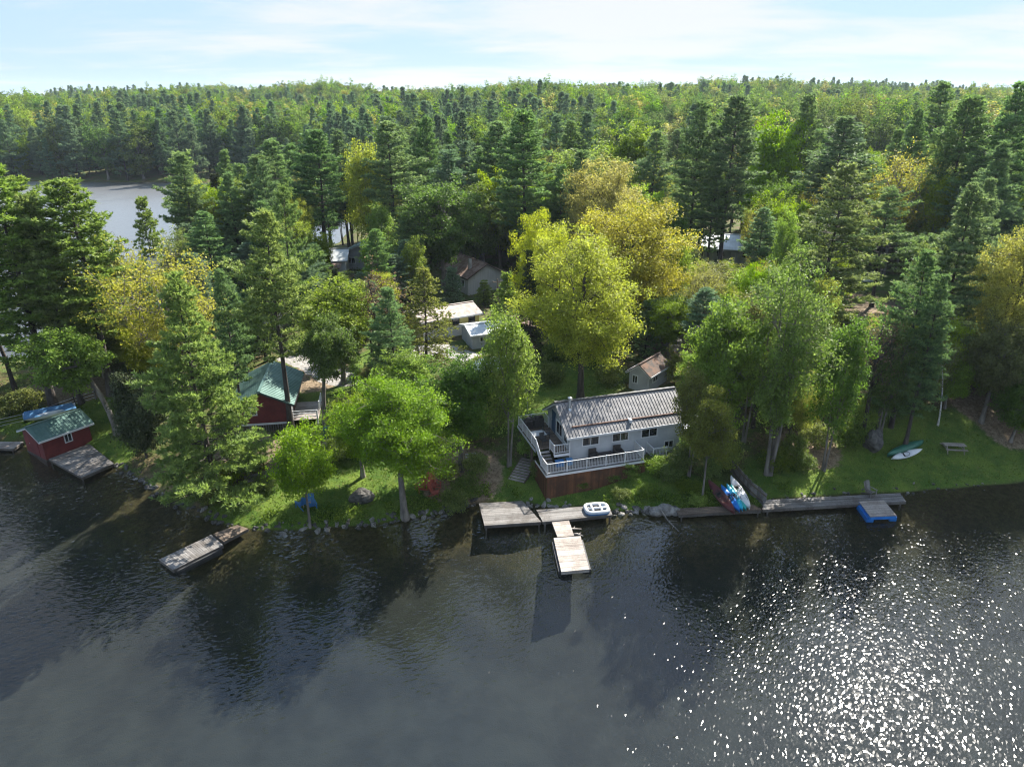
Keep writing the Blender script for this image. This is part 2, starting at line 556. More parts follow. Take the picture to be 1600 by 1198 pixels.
def mesh_arrays(name, V, F, tint=None, mat_idx=None, smooth=False):
    """V (n,3); F list of index arrays each (m,k) with the same k inside one array"""
    me = bpy.data.meshes.new(name)
    V = np.asarray(V, np.float32)
    F = [np.asarray(f, np.int32) for f in F if len(f)]
    me.vertices.add(len(V))
    me.vertices.foreach_set('co', V.ravel())
    loops = np.concatenate([f.ravel() for f in F])
    tot = np.concatenate([np.full(len(f), f.shape[1], np.int32) for f in F])
    start = np.concatenate([[0], np.cumsum(tot)[:-1]]).astype(np.int32)
    me.loops.add(len(loops))
    me.loops.foreach_set('vertex_index', loops)
    me.polygons.add(len(tot))
    me.polygons.foreach_set('loop_start', start)
    me.polygons.foreach_set('loop_total', tot)
    if mat_idx is not None:
        me.polygons.foreach_set('material_index', np.asarray(mat_idx, np.int32))
    me.polygons.foreach_set('use_smooth', np.full(len(tot), bool(smooth)))
    if tint is not None:
        a = me.attributes.new('tint', 'FLOAT', 'FACE')
        a.data.foreach_set('value', np.asarray(tint, np.float32))
    me.update(calc_edges=True)
    return me


class MB:
    """collects boxes, beams, tubes, prisms into ONE mesh object"""

    def __init__(self):
        self.v, self.f, self.t = [], [], []

    def add(self, vs, fs, tint=None):
        b = len(self.v)
        tint = random.random() if tint is None else tint
        self.v.extend([tuple(map(float, p)) for p in vs])
        for f in fs:
            self.f.append(tuple(i + b for i in f))
            self.t.append(tint)
        return self

    def hexa(self, q, z0, z1, tint=None):
        """prism over a convex outline (any count), bottom z0 top z1 (numbers or lists)"""
        n = len(q)
        zb = z0 if isinstance(z0, (list, tuple)) else [z0] * n
        zt = z1 if isinstance(z1, (list, tuple)) else [z1] * n
        a = sum(q[i][0] * q[(i + 1) % n][1] - q[(i + 1) % n][0] * q[i][1] for i in range(n))
        idx = list(range(n)) if a > 0 else list(range(n))[::-1]
        vs = [(q[i][0], q[i][1], zb[i]) for i in idx] + [(q[i][0], q[i][1], zt[i]) for i in idx]
        fs = [tuple(range(n))[::-1], tuple(range(n, 2 * n))]
        for i in range(n):
            j = (i + 1) % n
            fs.append((i, j, n + j, n + i))
        return self.add(vs, fs, tint)

    def box(self, c, s, rz=0.0, tint=None):
        ca, sa = math.cos(rz), math.sin(rz)
        q = []
        for x, y in ((-1, -1), (1, -1), (1, 1), (-1, 1)):
            x, y = x * s[0] / 2, y * s[1] / 2
            q.append((c[0] + x * ca - y * sa, c[1] + x * sa + y * ca))
        return self.hexa(q, c[2] - s[2] / 2, c[2] + s[2] / 2, tint)

    def span(self, a, b, tint=None):
        """axis-aligned box between two corners"""
        return self.box([(a[i] + b[i]) / 2 for i in range(3)], [abs(a[i] - b[i]) for i in range(3)], 0, tint)

    def beam(self, p, q, w, h, tint=None):
        p, q = Vector(p), Vector(q)
        d = (q - p).normalized()
        up = Vector((0, 0, 1)) if abs(d.z) < 0.95 else Vector((0, 1, 0))
        s = d.cross(up).normalized()
        u = s.cross(d)
        s, u = s * w / 2, u * h / 2
        vs = [p - s - u, p + s - u, p + s + u, p - s + u, q - s - u, q + s - u, q + s + u, q - s + u]
        fs = [(0, 1, 2, 3), (7, 6, 5, 4), (0, 4, 5, 1), (1, 5, 6, 2), (2, 6, 7, 3), (3, 7, 4, 0)]
        return self.add(vs, fs, tint)

    def slab(self, a, b, c, d, t, tint=None):
        """quad plate a-b-c-d thickened downwards by t along its normal"""
        a, b, c, d = map(Vector, (a, b, c, d))
        n = (b - a).cross(d - a).normalized()
        if n.z < 0:
            a, b, c, d = a, d, c, b
            n = -n
        vs = [a, b, c, d] + [p - n * t for p in (a, b, c, d)]
        fs = [(0, 1, 2, 3), (7, 6, 5, 4), (0, 4, 5, 1), (1, 5, 6, 2), (2, 6, 7, 3), (3, 7, 4, 0)]
        return self.add(vs, fs, tint)

    def tube(self, pts, rad, n=8, tint=None, caps=True):
        pts = [Vector(p) for p in pts]
        m = len(pts)
        rad = rad if isinstance(rad, (list, tuple)) else [rad] * m
        vs, ref = [], None
        for i, p in enumerate(pts):
            d = (pts[min(i + 1, m - 1)] - pts[max(i - 1, 0)]).normalized()
            if ref is None:
                ref = Vector((1, 0, 0)) if abs(d.x) < 0.8 else Vector((0, 1, 0))
            s = (ref - d * ref.dot(d)).normalized()
            ref = s
            u = d.cross(s)
            for k in range(n):
                a = 2 * PI * k / n
                vs.append(p + (s * math.cos(a) + u * math.sin(a)) * rad[i])
        fs = []
        for i in range(m - 1):
            for k in range(n):
                j = (k + 1) % n
                fs.append((i * n + k, i * n + j, (i + 1) * n + j, (i + 1) * n + k))
        if caps:
            fs.append(tuple(range(n))[::-1])
            fs.append(tuple((m - 1) * n + k for k in range(n)))
        return self.add(vs, fs, tint)

    def lathe(self, c, prof, n=14, tint=None):
        return self.tube([(c[0], c[1], c[2] + z) for r, z in prof], [r for r, z in prof], n, tint)

    def blob(self, c, r, seed=0, sub=(8, 6), squash=(1, 1, 1), rough=0.25, tint=None):
        rg = random.Random(seed)
        ph = [rg.uniform(0, 6.28) for _ in range(6)]
        nu, nv = sub
        vs = [(c[0], c[1], c[2] - r * squash[2])]
        for j in range(1, nv):
            th = PI * j / nv - PI / 2
            for i in range(nu):
                a = 2 * PI * i / nu
                k = 1 + rough * (math.sin(2 * a + ph[0] + 2 * th) * 0.5 + math.sin(3 * a + ph[1] - th * 3) * 0.4 + rg.uniform(-.3, .3))
                vs.append((c[0] + r * k * squash[0] * math.cos(th) * math.cos(a), c[1] + r * k * squash[1] * math.cos(th) * math.sin(a),
                           c[2] + r * k * squash[2] * math.sin(th)))
        vs.append((c[0], c[1], c[2] + r * squash[2]))
        fs = []
        for i in range(nu):
            fs.append((0, 1 + (i + 1) % nu, 1 + i))
        for j in range(nv - 2):
            for i in range(nu):
                a, b = 1 + j * nu + i, 1 + j * nu + (i + 1) % nu
                fs.append((a, b, b + nu, a + nu))
        last = len(vs) - 1
        for i in range(nu):
            fs.append((last - nu + i, last - nu + (i + 1) % nu, last))
        return self.add(vs, fs, tint)

    def build(self, name, mat, parent=None, smooth=False, stuff=False, bevel=0.0):
        me = bpy.data.meshes.new(name)
        me.from_pydata(self.v, [], self.f)
        a = me.attributes.new('tint', 'FLOAT', 'FACE')
        a.data.foreach_set('value', np.array(self.t, np.float32))
        if smooth:
            me.polygons.foreach_set('use_smooth', np.ones(len(me.polygons), bool))
        me.materials.append(MATS[mat])
        o = bpy.data.objects.new(name, me)
        COL.objects.link(o)
        if parent is not None:
            o.parent = parent
        if stuff:
            o['kind'] = 'stuff'
        if bevel:
            bm = o.modifiers.new('bevel', 'BEVEL')
            bm.width = bevel
            bm.segments = 2
            bm.limit_method = 'ANGLE'
        return o


def copy_tree(o, parent=None):
    c = o.copy()
    COL.objects.link(c)
    c.parent = parent
    for ch in o.children:
        copy_tree(ch, c)
    return c


# ------------------------------------------------------------------ the ground and the lake
def spaced(parts):
    out = [parts[0][0]]
    for a, b, s0, s1 in parts:
        x = a
        while x < b - 1e-6:
            f = (x - a) / (b - a)
            x = min(b, x + s0 + (s1 - s0) * f)
            out.append(x)
    return np.array(out)


half = spaced([(0, 62, 0.80, 0.80), (62, 130, 0.8, 3.0), (130, 520, 4, 22), (520, 2600, 40, 200)])
xs = np.concatenate([-half[::-1], half[1:]])
ys = spaced([(-60, 28, 8, 2), (28, 95, 0.72, 0.72), (95, 170, 0.8, 2.4), (170, 420, 2.6, 7), (420, 900, 8, 18), (900, 3200, 40, 180)])
GX, GY = np.meshgrid(xs, ys)
GZ = terrain(GX.ravel(), GY.ravel())
GX, GY = GX.ravel(), GY.ravel()
nx, ny = len(xs), len(ys)
ii = (np.arange(ny - 1)[:, None] * nx + np.arange(nx - 1)[None, :]).ravel()
quads = np.stack([ii, ii + 1, ii + nx + 1, ii + nx], 1)
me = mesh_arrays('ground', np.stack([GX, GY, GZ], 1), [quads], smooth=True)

# lawns and bare patches: (px, py, radius across, radius deep) measured where they lie
LAWNS = [(420, 800, 5, 3.2), (500, 790, 7, 4.2), (580, 770, 6, 5), (640, 760, 4, 4), (690, 785, 3.2, 2.2), (780, 765, 4, 4), (860, 775, 5, 2.6),
         (940, 760, 5, 3), (1030, 765, 4, 3), (1090, 775, 3.4, 2.4), (1220, 762, 4, 3), (1290, 745, 7, 4), (1390, 730, 8, 5), (1480, 715, 8, 6),
         (1570, 715, 8, 6), (1660, 715, 8, 6), (175, 700, 3.2, 4.0), (150, 665, 5, 4.5), (70, 640, 8, 4), (520, 615, 5, 6), (560, 600, 4, 4),
         (850, 610, 7, 7), (780, 640, 4, 5), (820, 590, 7, 6), (890, 585, 6, 6), (600, 570, 4, 6), (1350, 440, 9, 6), (1310, 420, 7, 7), (1100, 430, 8, 6),
         (540, 640, 4, 5), (780, 600, 5, 6), (350, 600, 3, 5)]
DIRTS = [(735, 740, 2.8, 4.0), (700, 765, 2.2, 1.6), (1560, 655, 2.4, 3.5), (1520, 625, 2.5, 3.5), (1350, 480, 6, 8), (400, 715, 2.6, 3), (380, 700, 2.4, 3),
         (590, 655, 3.0, 3.2), (540, 690, 2, 2), (110, 610, 6, 3), (500, 585, 3, 5), (1055, 540, 4, 6), (610, 630, 2.5, 3), (1260, 700, 3, 3)]


def patches(lst, X, Y):
    m = np.zeros(X.shape)
    for px, py, rx, ry in lst:
        x, y, z = ground(px, py)
        q = ((X - x) / rx) ** 2 + ((Y - y) / ry) ** 2
        m = np.maximum(m, np.clip(1.35 - 0.75 * q, 0, 1))
    return m


lawn_v = patches(LAWNS, GX, GY)
dirt_v = patches(DIRTS, GX, GY)
for nm, val in (('lawn', lawn_v), ('dirt', dirt_v)):
    a = me.attributes.new(nm, 'FLOAT', 'POINT')
    a.data.foreach_set('value', val.astype(np.float32))
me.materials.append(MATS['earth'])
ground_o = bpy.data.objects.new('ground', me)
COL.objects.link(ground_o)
tag(ground_o, 'grassy wooded ground of the shore, the peninsula and the far hills', kind='structure')

# the lake surface: a fine wind-rippled sheet in front, coarse beyond
WX0, WX1, WY0, WY1, WS = -54.0, 64.0, 18.0, 63.0, 0.13
wxs = np.concatenate([[-2600], np.arange(WX0, -2, 0.2), np.arange(-2, WX1 + 1e-6, 0.115), [2600]])
wys = np.concatenate([[-80], np.arange(WY0, WY1 + 1e-6, WS), [3200]])
WXg, WYg = np.meshgrid(wxs, wys)
rg = RS(3)
jit = WS * 0.3
wave = np.zeros(WXg.shape)
wind = R(100)
for k in range(46):
    lam = math.exp(rg.uniform(math.log(0.26), math.log(0.8)))
    th = wind + rg.normal() * 0.55
    amp = 0.00085 * lam ** 0.9
    wave += amp * np.sin(2 * PI / lam * (WXg * math.cos(th) + WYg * math.sin(th)) + rg.uniform(0, 6.28))
gust = 0.55 + 0.5 * np.clip(0.5 + 0.42 * wob(WXg * 0.7, WYg, 0.085, 1.0) + 0.12 * wob(WXg, WYg * 1.6, 0.4, 0.3), 0, 1)
edge = sstep(WX0, WX0 + 3, WXg) * sstep(WX1, WX1 - 3, WXg) * sstep(WY0, WY0 + 2, WYg) * sstep(WY1, WY1 - 3, WYg)
WZ = (wave + rg.normal(0, 0.0052, WXg.shape)) * gust * edge
inn = (WXg > -2000) & (WXg < 2000) & (WYg > -50) & (WYg < 2000)
JX = np.where(edge > 0, rg.uniform(-jit, jit, WXg.shape), 0)
JY = np.where(edge > 0, rg.uniform(-jit, jit, WXg.shape), 0)
wn_x, wn_y = len(wxs), len(wys)
ii = (np.arange(wn_y - 1)[:, None] * wn_x + np.arange(wn_x - 1)[None, :])
dshore = poly_sdf(NEAR, WXg.ravel(), WYg.ravel()).reshape(WXg.shape)
sub = dshore[:-1, :-1] < 1.6
sub |= ~(inn[:-1, :-1] & inn[1:, 1:])
# beyond the fine sheet the back lake needs its surface too
m_ = np.zeros(ii.shape, int)
m_[~(inn[:-1, :-1] & inn[1:, 1:])] = 1
ii, m_ = ii[sub], m_[sub]
wq = np.stack([ii, ii + 1, ii + wn_x + 1, ii + wn_x], 1)
me = mesh_arrays('lake_water', np.stack([(WXg + JX).ravel(), (WYg + JY).ravel(), WZ.ravel()], 1), [wq], mat_idx=m_)
me.materials.append(MATS['water_near'])
me.materials.append(MATS['water_far'])
water_o = bpy.data.objects.new('lake_water', me)
COL.objects.link(water_o)
tag(water_o, 'dark rippled lake water with sun glitter', kind='structure')


# the spring air: one closed box of thin haze round the camera and the whole scene
hz = MB()
hz.span((-2700, -180, -6), (2700, 3300, 74))
t = NT('haze_air')
pv = t.node('ShaderNodeVolumePrincipled')
pv.inputs['Color'].default_value = (0.72, 0.85, 1.0, 1)
pv.inputs['Density'].default_value = 0.00008
pv.inputs['Anisotropy'].default_value = 0.2
t.l.new(pv.outputs[0], t.out.inputs['Volume'])
hz_o = hz.build('haze', 'haze_air', None, stuff=True)
hz_o['label'] = 'thin pale spring haze over the lake and the far hills'


def ribbon(name, pix, width, mat, lift=0.04):
    pts = [ground(*p)[:2] for p in pix]
    den = []
    for (x0, y0), (x1, y1) in zip(pts[:-1], pts[1:]):
        n = max(2, int(math.hypot(x1 - x0, y1 - y0) / 0.8))
        den += [(x0 + (x1 - x0) * k / n, y0 + (y1 - y0) * k / n) for k in range(n)]
    den.append(pts[-1])
    V, F = [], []
    m = 6
    for i, (x, y) in enumerate(den):
        a, b = den[max(i - 2, 0)], den[min(i + 2, len(den) - 1)]
        dx, dy = b[0] - a[0], b[1] - a[1]
        L = math.hypot(dx, dy) or 1
        nx_, ny_ = -dy / L, dx / L
        for k in range(m):
            w = (k / (m - 1) - 0.5) * (width + 0.3 * math.sin(i * 0.7))
            X, Y = x + nx_ * w, y + ny_ * w
            V.append((X, Y, tz(X, Y) + lift + (0.03 if 0 < k < m - 1 else -0.08)))
    for i in range(len(den) - 1):
        for k in range(m - 1):
            F.append((i * m + k, i * m + k + 1, (i + 1) * m + k + 1, (i + 1) * m + k))
    me = mesh_arrays(name, V, [np.array(F)], smooth=True)
    me.materials.append(MATS[mat])
    o = bpy.data.objects.new(name, me)
    COL.objects.link(o)
    o['kind'] = 'structure'
    return o


ribbon('gravel_road', [(452, 556), (478, 566), (503, 580), (530, 592), (566, 592), (610, 570), (650, 548), (690, 545), (740, 560)], 4.2, 'gravel')
ribbon('gravel_track', [(1045, 548), (1085, 500), (1140, 470), (1230, 452), (1330, 437)], 3.0, 'gravel')


# ------------------------------------------------------------------ trees: shapes grown once, then placed one by one
def leaf_quads(C, S, N, rg, aspect=0.62, fold=0.0):
    """diamond leaves at C (n,3), size S (n,), facing N (n,3)"""
    n = len(C)
    N = N / (np.linalg.norm(N, axis=1, keepdims=True) + 1e-9)
    T = rg.normal(size=(n, 3))
    T -= N * (T * N).sum(1, keepdims=True)
    T /= np.linalg.norm(T, axis=1, keepdims=True) + 1e-9
    B = np.cross(N, T)
    S = S[:, None]
    V = np.stack([C - T * S, C + B * S * aspect + N * S * fold, C + T * S, C - B * S * aspect + N * S * fold], 1).reshape(-1, 3)
    F = np.arange(n * 4).reshape(n, 4)
    return V, F


def tubes(paths, sides=5):
    """paths: list of (points (m,3), radii (m,))"""
    Vs, Fs, b = [], [], 0
    for P, r, k in paths:
        P = np.asarray(P, float)
        m = len(P)
        d = np.gradient(P, axis=0)
        d /= np.linalg.norm(d, axis=1, keepdims=True) + 1e-9
        ref = np.array([1.0, 0.13, 0.07])
        s = np.cross(d, ref)
        s /= np.linalg.norm(s, axis=1, keepdims=True) + 1e-9
        u = np.cross(d, s)
        a = np.arange(k) * 2 * PI / k
        V = P[:, None, :] + (s[:, None, :] * np.cos(a)[None, :, None] + u[:, None, :] * np.sin(a)[None, :, None]) * np.asarray(r)[:, None, None]
        Vs.append(V.reshape(-1, 3))
        i = np.arange(m - 1)[:, None] * k
        j = np.arange(k)[None, :]
        jn = (j + 1) % k
        Fs.append(np.stack([i + j, i + jn, i + k + jn, i + k + j], -1).reshape(-1, 4) + b)
        b += m * k
    return np.concatenate(Vs), np.concatenate(Fs)


def bez(a, c, b, m):
    t = np.linspace(0, 1, m)[:, None]
    return (1 - t) ** 2 * a + 2 * t * (1 - t) * c + t * t * b


PROTO = {}


def store(kind, wood_paths, LV, LF, tint, H, Rr, trunk_mat, leaf_mat, join=False):
    TV, TF = tubes(wood_paths)
    if join:
        V = np.concatenate([TV, LV])
        F = LF + len(TV)
        tn = np.concatenate([np.full(len(TF), 0.5), tint])
        mi = np.concatenate([np.zeros(len(TF)), np.ones(len(LF))])
        if F.shape[1] == 4:
            me = mesh_arrays(kind, V, [np.concatenate([TF, F])], tn, mi)
        else:
            me = mesh_arrays(kind, V, [TF, F], tn, mi)
        me.materials.append(MATS[trunk_mat])
        me.materials.append(MATS[leaf_mat])
        PROTO.setdefault(kind, []).append((me, None, H, Rr))
        return
    tm = mesh_arrays('trunk', TV, [TF], smooth=True)
    tm.materials.append(MATS[trunk_mat])
    cm = mesh_arrays('crown', LV, [LF], tint)
    cm.materials.append(MATS[leaf_mat])
    PROTO.setdefault(kind, []).append((tm, cm, H, Rr))


def broadleaf(kind, seed, H, Rr, z0, limbs=13, br=7, tw=4, per=95, leaf=0.13, sig=0.42, flat=0.55, dome=0.0, bark='bark_grey', mat='leaf_green',
              open_=0.0, spread=0.55, trunk_r=None, lean=(0, 0), join=False, stems=1, inner=0.35, rise=0.35):
    rg = RS(seed)
    zb = H * z0
    hz = (H - zb) / 2
    zc = zb + hz * (1 - 0.25 * dome)
    lobes = rg.normal(size=(9, 3))
    lobes /= np.linalg.norm(lobes, axis=1, keepdims=True)
    amp = rg.uniform(-0.42, 0.26, 9)

    def env(d):
        d = d / (np.linalg.norm(d) + 1e-9)
        k = 1 + (amp * np.exp(5 * (lobes @ d - 1))).sum()
        up, dn = hz * (1 + 0.25 * dome), hz * (1 - 0.25 * dome)
        return np.array([Rr * d[0], Rr * d[1], (up if d[2] > 0 else dn) * d[2]]) * k

    tr = trunk_r or 0.021 * H
    paths, L_C, L_N, L_t = [], [], [], []
    top = np.array([lean[0] + rg.normal() * 0.3, lean[1] + rg.normal() * 0.3, zc + hz * 0.45])
    stem_paths = []
    for s in range(stems):
        a = rg.uniform(0, 6.28)
        off = np.array([math.cos(a), math.sin(a), 0]) * (0.0 if stems == 1 else Rr * 0.28)
        ctrl = np.array([off[0] * 0.5 + rg.normal() * 0.25, off[1] * 0.5 + rg.normal() * 0.25, zc * 0.6])
        P = bez(np.array([off[0] * 0.15, off[1] * 0.15, -0.4]), ctrl, top + off, 9)
        r = np.linspace(1, 0.30, 9) * tr / math.sqrt(stems)
        r[0] *= 1.5
        r[1] *= 1.08
        paths.append((P, r, 8))
        stem_paths.append(P)
    center = np.array([lean[0], lean[1], zc])
    for i in range(limbs):
        zi = 1 - 2 * (i + 0.5) / limbs
        ph = i * 2.39996 + rg.uniform(-.5, .5)
        dz = zi * 0.92 + rg.normal() * 0.1
        dr = math.sqrt(max(0.02, 1 - min(dz * dz, 0.98)))
        d = np.array([dr * math.cos(ph), dr * math.sin(ph), dz])
        P0 = stem_paths[i % stems]
        tgt = center + env(d) * spread * rg.uniform(0.85, 1.15)
        ti = np.clip((tgt[2] - Rr * rise) / max(P0[-1][2], 0.1), max(0.55 * z0 + 0.1, 0.22), 0.97)
        st = P0[int(round(ti * 8))]
        mid = st * 0.45 + tgt * 0.55
        mid[2] = st[2] * 0.35 + tgt[2] * 0.65 - 0.05 * H * (1 if dz < 0 else 0)
        LP = bez(st, mid, tgt, 6)
        lr = tr * rg.uniform(0.26, 0.42)
        paths.append((LP, np.linspace(lr, lr * 0.35, 6), 5))
        for j in range(br):
            t0 = rg.uniform(0.3, 1.0)
            b0 = LP[int(round(t0 * 5))]
            dd = d + rg.normal(size=3) * 0.55
            be = center + env(dd) * rg.uniform(0.72 - inner * 0.5, 1.0)
            bm = b0 * 0.5 + be * 0.5 + np.array([0, 0, 0.04 * H]) * rg.uniform(0, 1)
            BP = bez(b0, bm, be, 5)
            paths.append((BP, np.linspace(lr * 0.36, lr * 0.09, 5), 3))
            for k in range(tw):
                t1 = rg.uniform(inner, 1.0) if k else 1.0
                c0 = BP[int(round(t1 * 4))]
                ce = c0 + rg.normal(size=3) * np.array([0.6, 0.6, 0.4]) * Rr * 0.16
                if open_ and rg.uniform() < open_:
                    paths.append((np.stack([c0, (c0 + ce) / 2 + 0.05, ce + np.array([0, 0, .2])]), np.array([lr * 0.12, 0.02, 0.008]), 3))
                    continue
                paths.append((np.stack([c0, ce]), np.array([lr * 0.12, 0.012]), 3))
                n = int(per * rg.uniform(0.55, 1.35))
                s = sig * rg.uniform(0.7, 1.35)
                q = np.clip(rg.normal(size=(n, 3)), -1.7, 1.7)
                C = ce + q * np.array([s, s, s * flat])
                L_C.append(C)
                out = (ce - center) / (np.linalg.norm(ce - center) + 1e-6)
                N = rg.normal(size=(n, 3)) * 0.75 + np.array([0, 0, 0.7]) + out * 0.35
                L_N.append(N)
                L_t.append(np.clip(rg.normal(0.46 + rg.normal() * 0.1, 0.16, n), 0, 1))
    C, N, tn = np.concatenate(L_C), np.concatenate(L_N), np.concatenate(L_t)
    keep = C[:, 2] > 0.5
    C, N, tn = C[keep], N[keep], tn[keep]
    S = leaf * rg.uniform(0.65, 1.4, len(C))
    V, F = leaf_quads(C, S, N, rg)
    store(kind, paths, V, F, tn, H, Rr, bark, mat, join)


def conifer(kind, seed, H, Rr, z0, step=0.75, whorl=5, prof=0.7, low=0.35, droop=0.0, tip=0.28, tuft=6, nl=0.42, nw=0.075, dens=1.0, bark='bark_dark',
            mat='needle_pine', irregular=0.35, join=False, lift=0.25, sub=0.42, dead=0.15, lean=(0, 0), every=0.42, flat=0.5):
    rg = RS(seed)
    tr = 0.0125 * H
    m = 10
    t = np.linspace(0, 1, m)
    TP = np.stack([lean[0] * t ** 1.4 + np.cumsum(rg.normal(0, 0.05, m)), lean[1] * t ** 1.4 + np.cumsum(rg.normal(0, 0.05, m)), -0.4 + (H + 0.2) * t], 1)
    r = np.maximum(tr * (1 - t * 0.96), 0.02)
    r[0] *= 1.4
    paths = [(TP, r, 7)]
    cen, dirs, tl = [], [], []

    def trunk_at(z):
        f = np.clip((z + 0.4) / (H + 0.2), 0, 1) * (m - 1)
        i = min(int(f), m - 2)
        return TP[i] + (TP[i + 1] - TP[i]) * (f - i)

    side = rg.uniform(0, 6.28)
    z = H * z0
    while z < H - 0.25:
        tt = (z - H * z0) / (H * (1 - z0))
        pr = (1 - tt) ** prof * min(1.0, low + tt * 3.2 * (1 - low))
        nb = max(3, int(round(whorl * rg.uniform(0.7, 1.25))))
        a0 = rg.uniform(0, 6.28)
        lay = rg.uniform(1 - irregular, 1 + irregular * 0.6)
        for k in range(nb):
            if rg.uniform() < 0.10:
                continue
            a = a0 + 2 * PI * k / nb + rg.normal() * 0.25
            L = Rr * pr * lay * rg.uniform(1 - irregular, 1.12) * (1 + 0.16 * math.cos(a - side))
            L = max(L, 0.35)
            d = np.array([math.cos(a), math.sin(a), 0])
            el = lift * (0.2 + 1.5 * tt ** 1.5) - droop * (1 - tt) + rg.normal() * 0.07
            p0 = trunk_at(z + rg.normal() * 0.12)
            p1 = p0 + d * L * 0.55 + np.array([0, 0, L * 0.55 * el])
            p2 = p0 + d * L + np.array([0, 0, L * (el + tip * 0.5)])
            BP = bez(p0, p1, p2, 6)
            br = max(0.018, 0.012 * L + 0.012)
            paths.append((BP, np.linspace(br, 0.012, 6), 3))
            if tt < 0.10 and rg.uniform() < dead:
                continue
            s0 = 0.28 if L > 1.6 else 0.1
            ns = max(2, int(L * (1 - s0) / 0.42))
            for j in range(ns):
                f = s0 + (1 - s0) * (j + rg.uniform(0.2, 0.8)) / ns
                q = f * 5
                i = min(int(q), 4)
                b = BP[i] + (BP[i + 1] - BP[i]) * (q - i)
                for sg in (-1, 1):
                    sl = L * sub * (1 - f * 0.72) * rg.uniform(0.55, 1.15) + 0.15
                    ang = a + sg * rg.uniform(0.55, 1.05)
                    sd_ = np.array([math.cos(ang), math.sin(ang), el * 0.6 + rg.uniform(-0.02, 0.28)])
                    nt = max(1, int(sl / every * dens + rg.uniform(0, 0.8)))
                    for q_ in range(nt):
                        g = (q_ + rg.uniform(0.5, 1.0)) / nt
                        cen.append(b + sd_ * sl * g + rg.normal(size=3) * 0.07)
                        dirs.append(sd_ * 0.6 + np.array([0, 0, 0.35]))
                        tl.append(0.36 + 0.30 * f * g + 0.12 * rg.normal())
            cen.append(p2)
            dirs.append(d * 0.7 + np.array([0, 0, 0.5]))
            tl.append(0.72)
        z += step * rg.uniform(0.75, 1.25) * (1.0 - 0.35 * tt)
    for k in range(6):
        cen.append(trunk_at(H - 0.12 * k))
        dirs.append(np.array([0, 0, 1.0]))
        tl.append(0.6)
    cen, dirs, tl = np.array(cen), np.array(dirs), np.array(tl)
    n = len(cen)
    C = np.repeat(cen, tuft, 0)
    D = np.repeat(dirs, tuft, 0) + rg.normal(size=(n * tuft, 3)) * np.array([0.55, 0.55, flat])
    D /= np.linalg.norm(D, axis=1, keepdims=True) + 1e-9
    W = np.cross(D, rg.normal(size=D.shape))
    W /= np.linalg.norm(W, axis=1, keepdims=True) + 1e-9
    Ln = (nl * rg.uniform(0.6, 1.25, n * tuft))[:, None]
    Wn = (nw * rg.uniform(0.7, 1.4, n * tuft))[:, None]
    B = C - D * Ln * 0.25
    V = np.stack([B, C + D * Ln * 0.35 + W * Wn, C + D * Ln * 0.85, C + D * Ln * 0.35 - W * Wn], 1).reshape(-1, 3)
    F = np.arange(n * tuft * 4).reshape(-1, 4)
    tn = np.clip(np.repeat(tl, tuft) + rg.normal(0, 0.10, n * tuft), 0, 1)
    store(kind, paths, V, F, tn, H, Rr, bark, mat, join)


# hero white pines: airy tiers of plumes
for s in range(3):
    conifer('pine', 11 + s, 21, 4.4, 0.10 + 0.05 * s, 0.66, 6, 0.60, 0.6, 0.02, 0.30, 15, 0.44, 0.036, 1.5, mat='needle_light', irregular=0.40, sub=0.5, every=0.40)
conifer('full_pine', 17, 20, 5.4, 0.06, 0.62, 6, 0.72, 0.95, 0.03, 0.28, 15, 0.44, 0.036, 1.5, mat='needle_light', irregular=0.42, sub=0.5, every=0.40)
conifer('full_pine', 18, 20, 5.0, 0.10, 0.66, 6, 0.66, 0.9, 0.0, 0.32, 15, 0.44, 0.036, 1.5, mat='needle_light', irregular=0.5, sub=0.5, every=0.40)
# tall dark pines with bare lower trunks
for s in range(4):
    conifer('tall_pine', 31 + s, 26, 4.3, 0.22 + 0.05 * s, 0.74, 6, 0.55, 0.5, 0.0, 0.32, 12, 0.50, 0.052, 1.4, irregular=0.42, lift=0.3, sub=0.5)
for s in range(2):
    conifer('wind_pine', 51 + s, 20, 5.0, 0.30, 0.95, 5, 0.5, 0.5, 0.0, 0.4, 14, 0.5, 0.045, 1.45, mat='needle_light', irregular=0.6, lift=0.35, lean=(-1.5 + 3 * s, 0.4), sub=0.5)
for s in range(2):
    conifer('spruce', 61 + s, 16, 2.8, 0.05, 0.42, 7, 0.85, 0.9, 0.30, 0.15, 9, 0.30, 0.055, 1.5, mat='needle_spruce', irregular=0.18)
conifer('hemlock', 71, 15, 3.6, 0.12, 0.55, 6, 0.75, 0.8, 0.16, 0.1, 11, 0.30, 0.04, 1.15, mat='leaf_olive', irregular=0.35, sub=0.5)
conifer('young_pine', 75, 7, 2.0, 0.06, 0.45, 6, 0.8, 0.9, 0.0, 0.3, 12, 0.36, 0.042, 1.4, mat='needle_light', irregular=0.25)

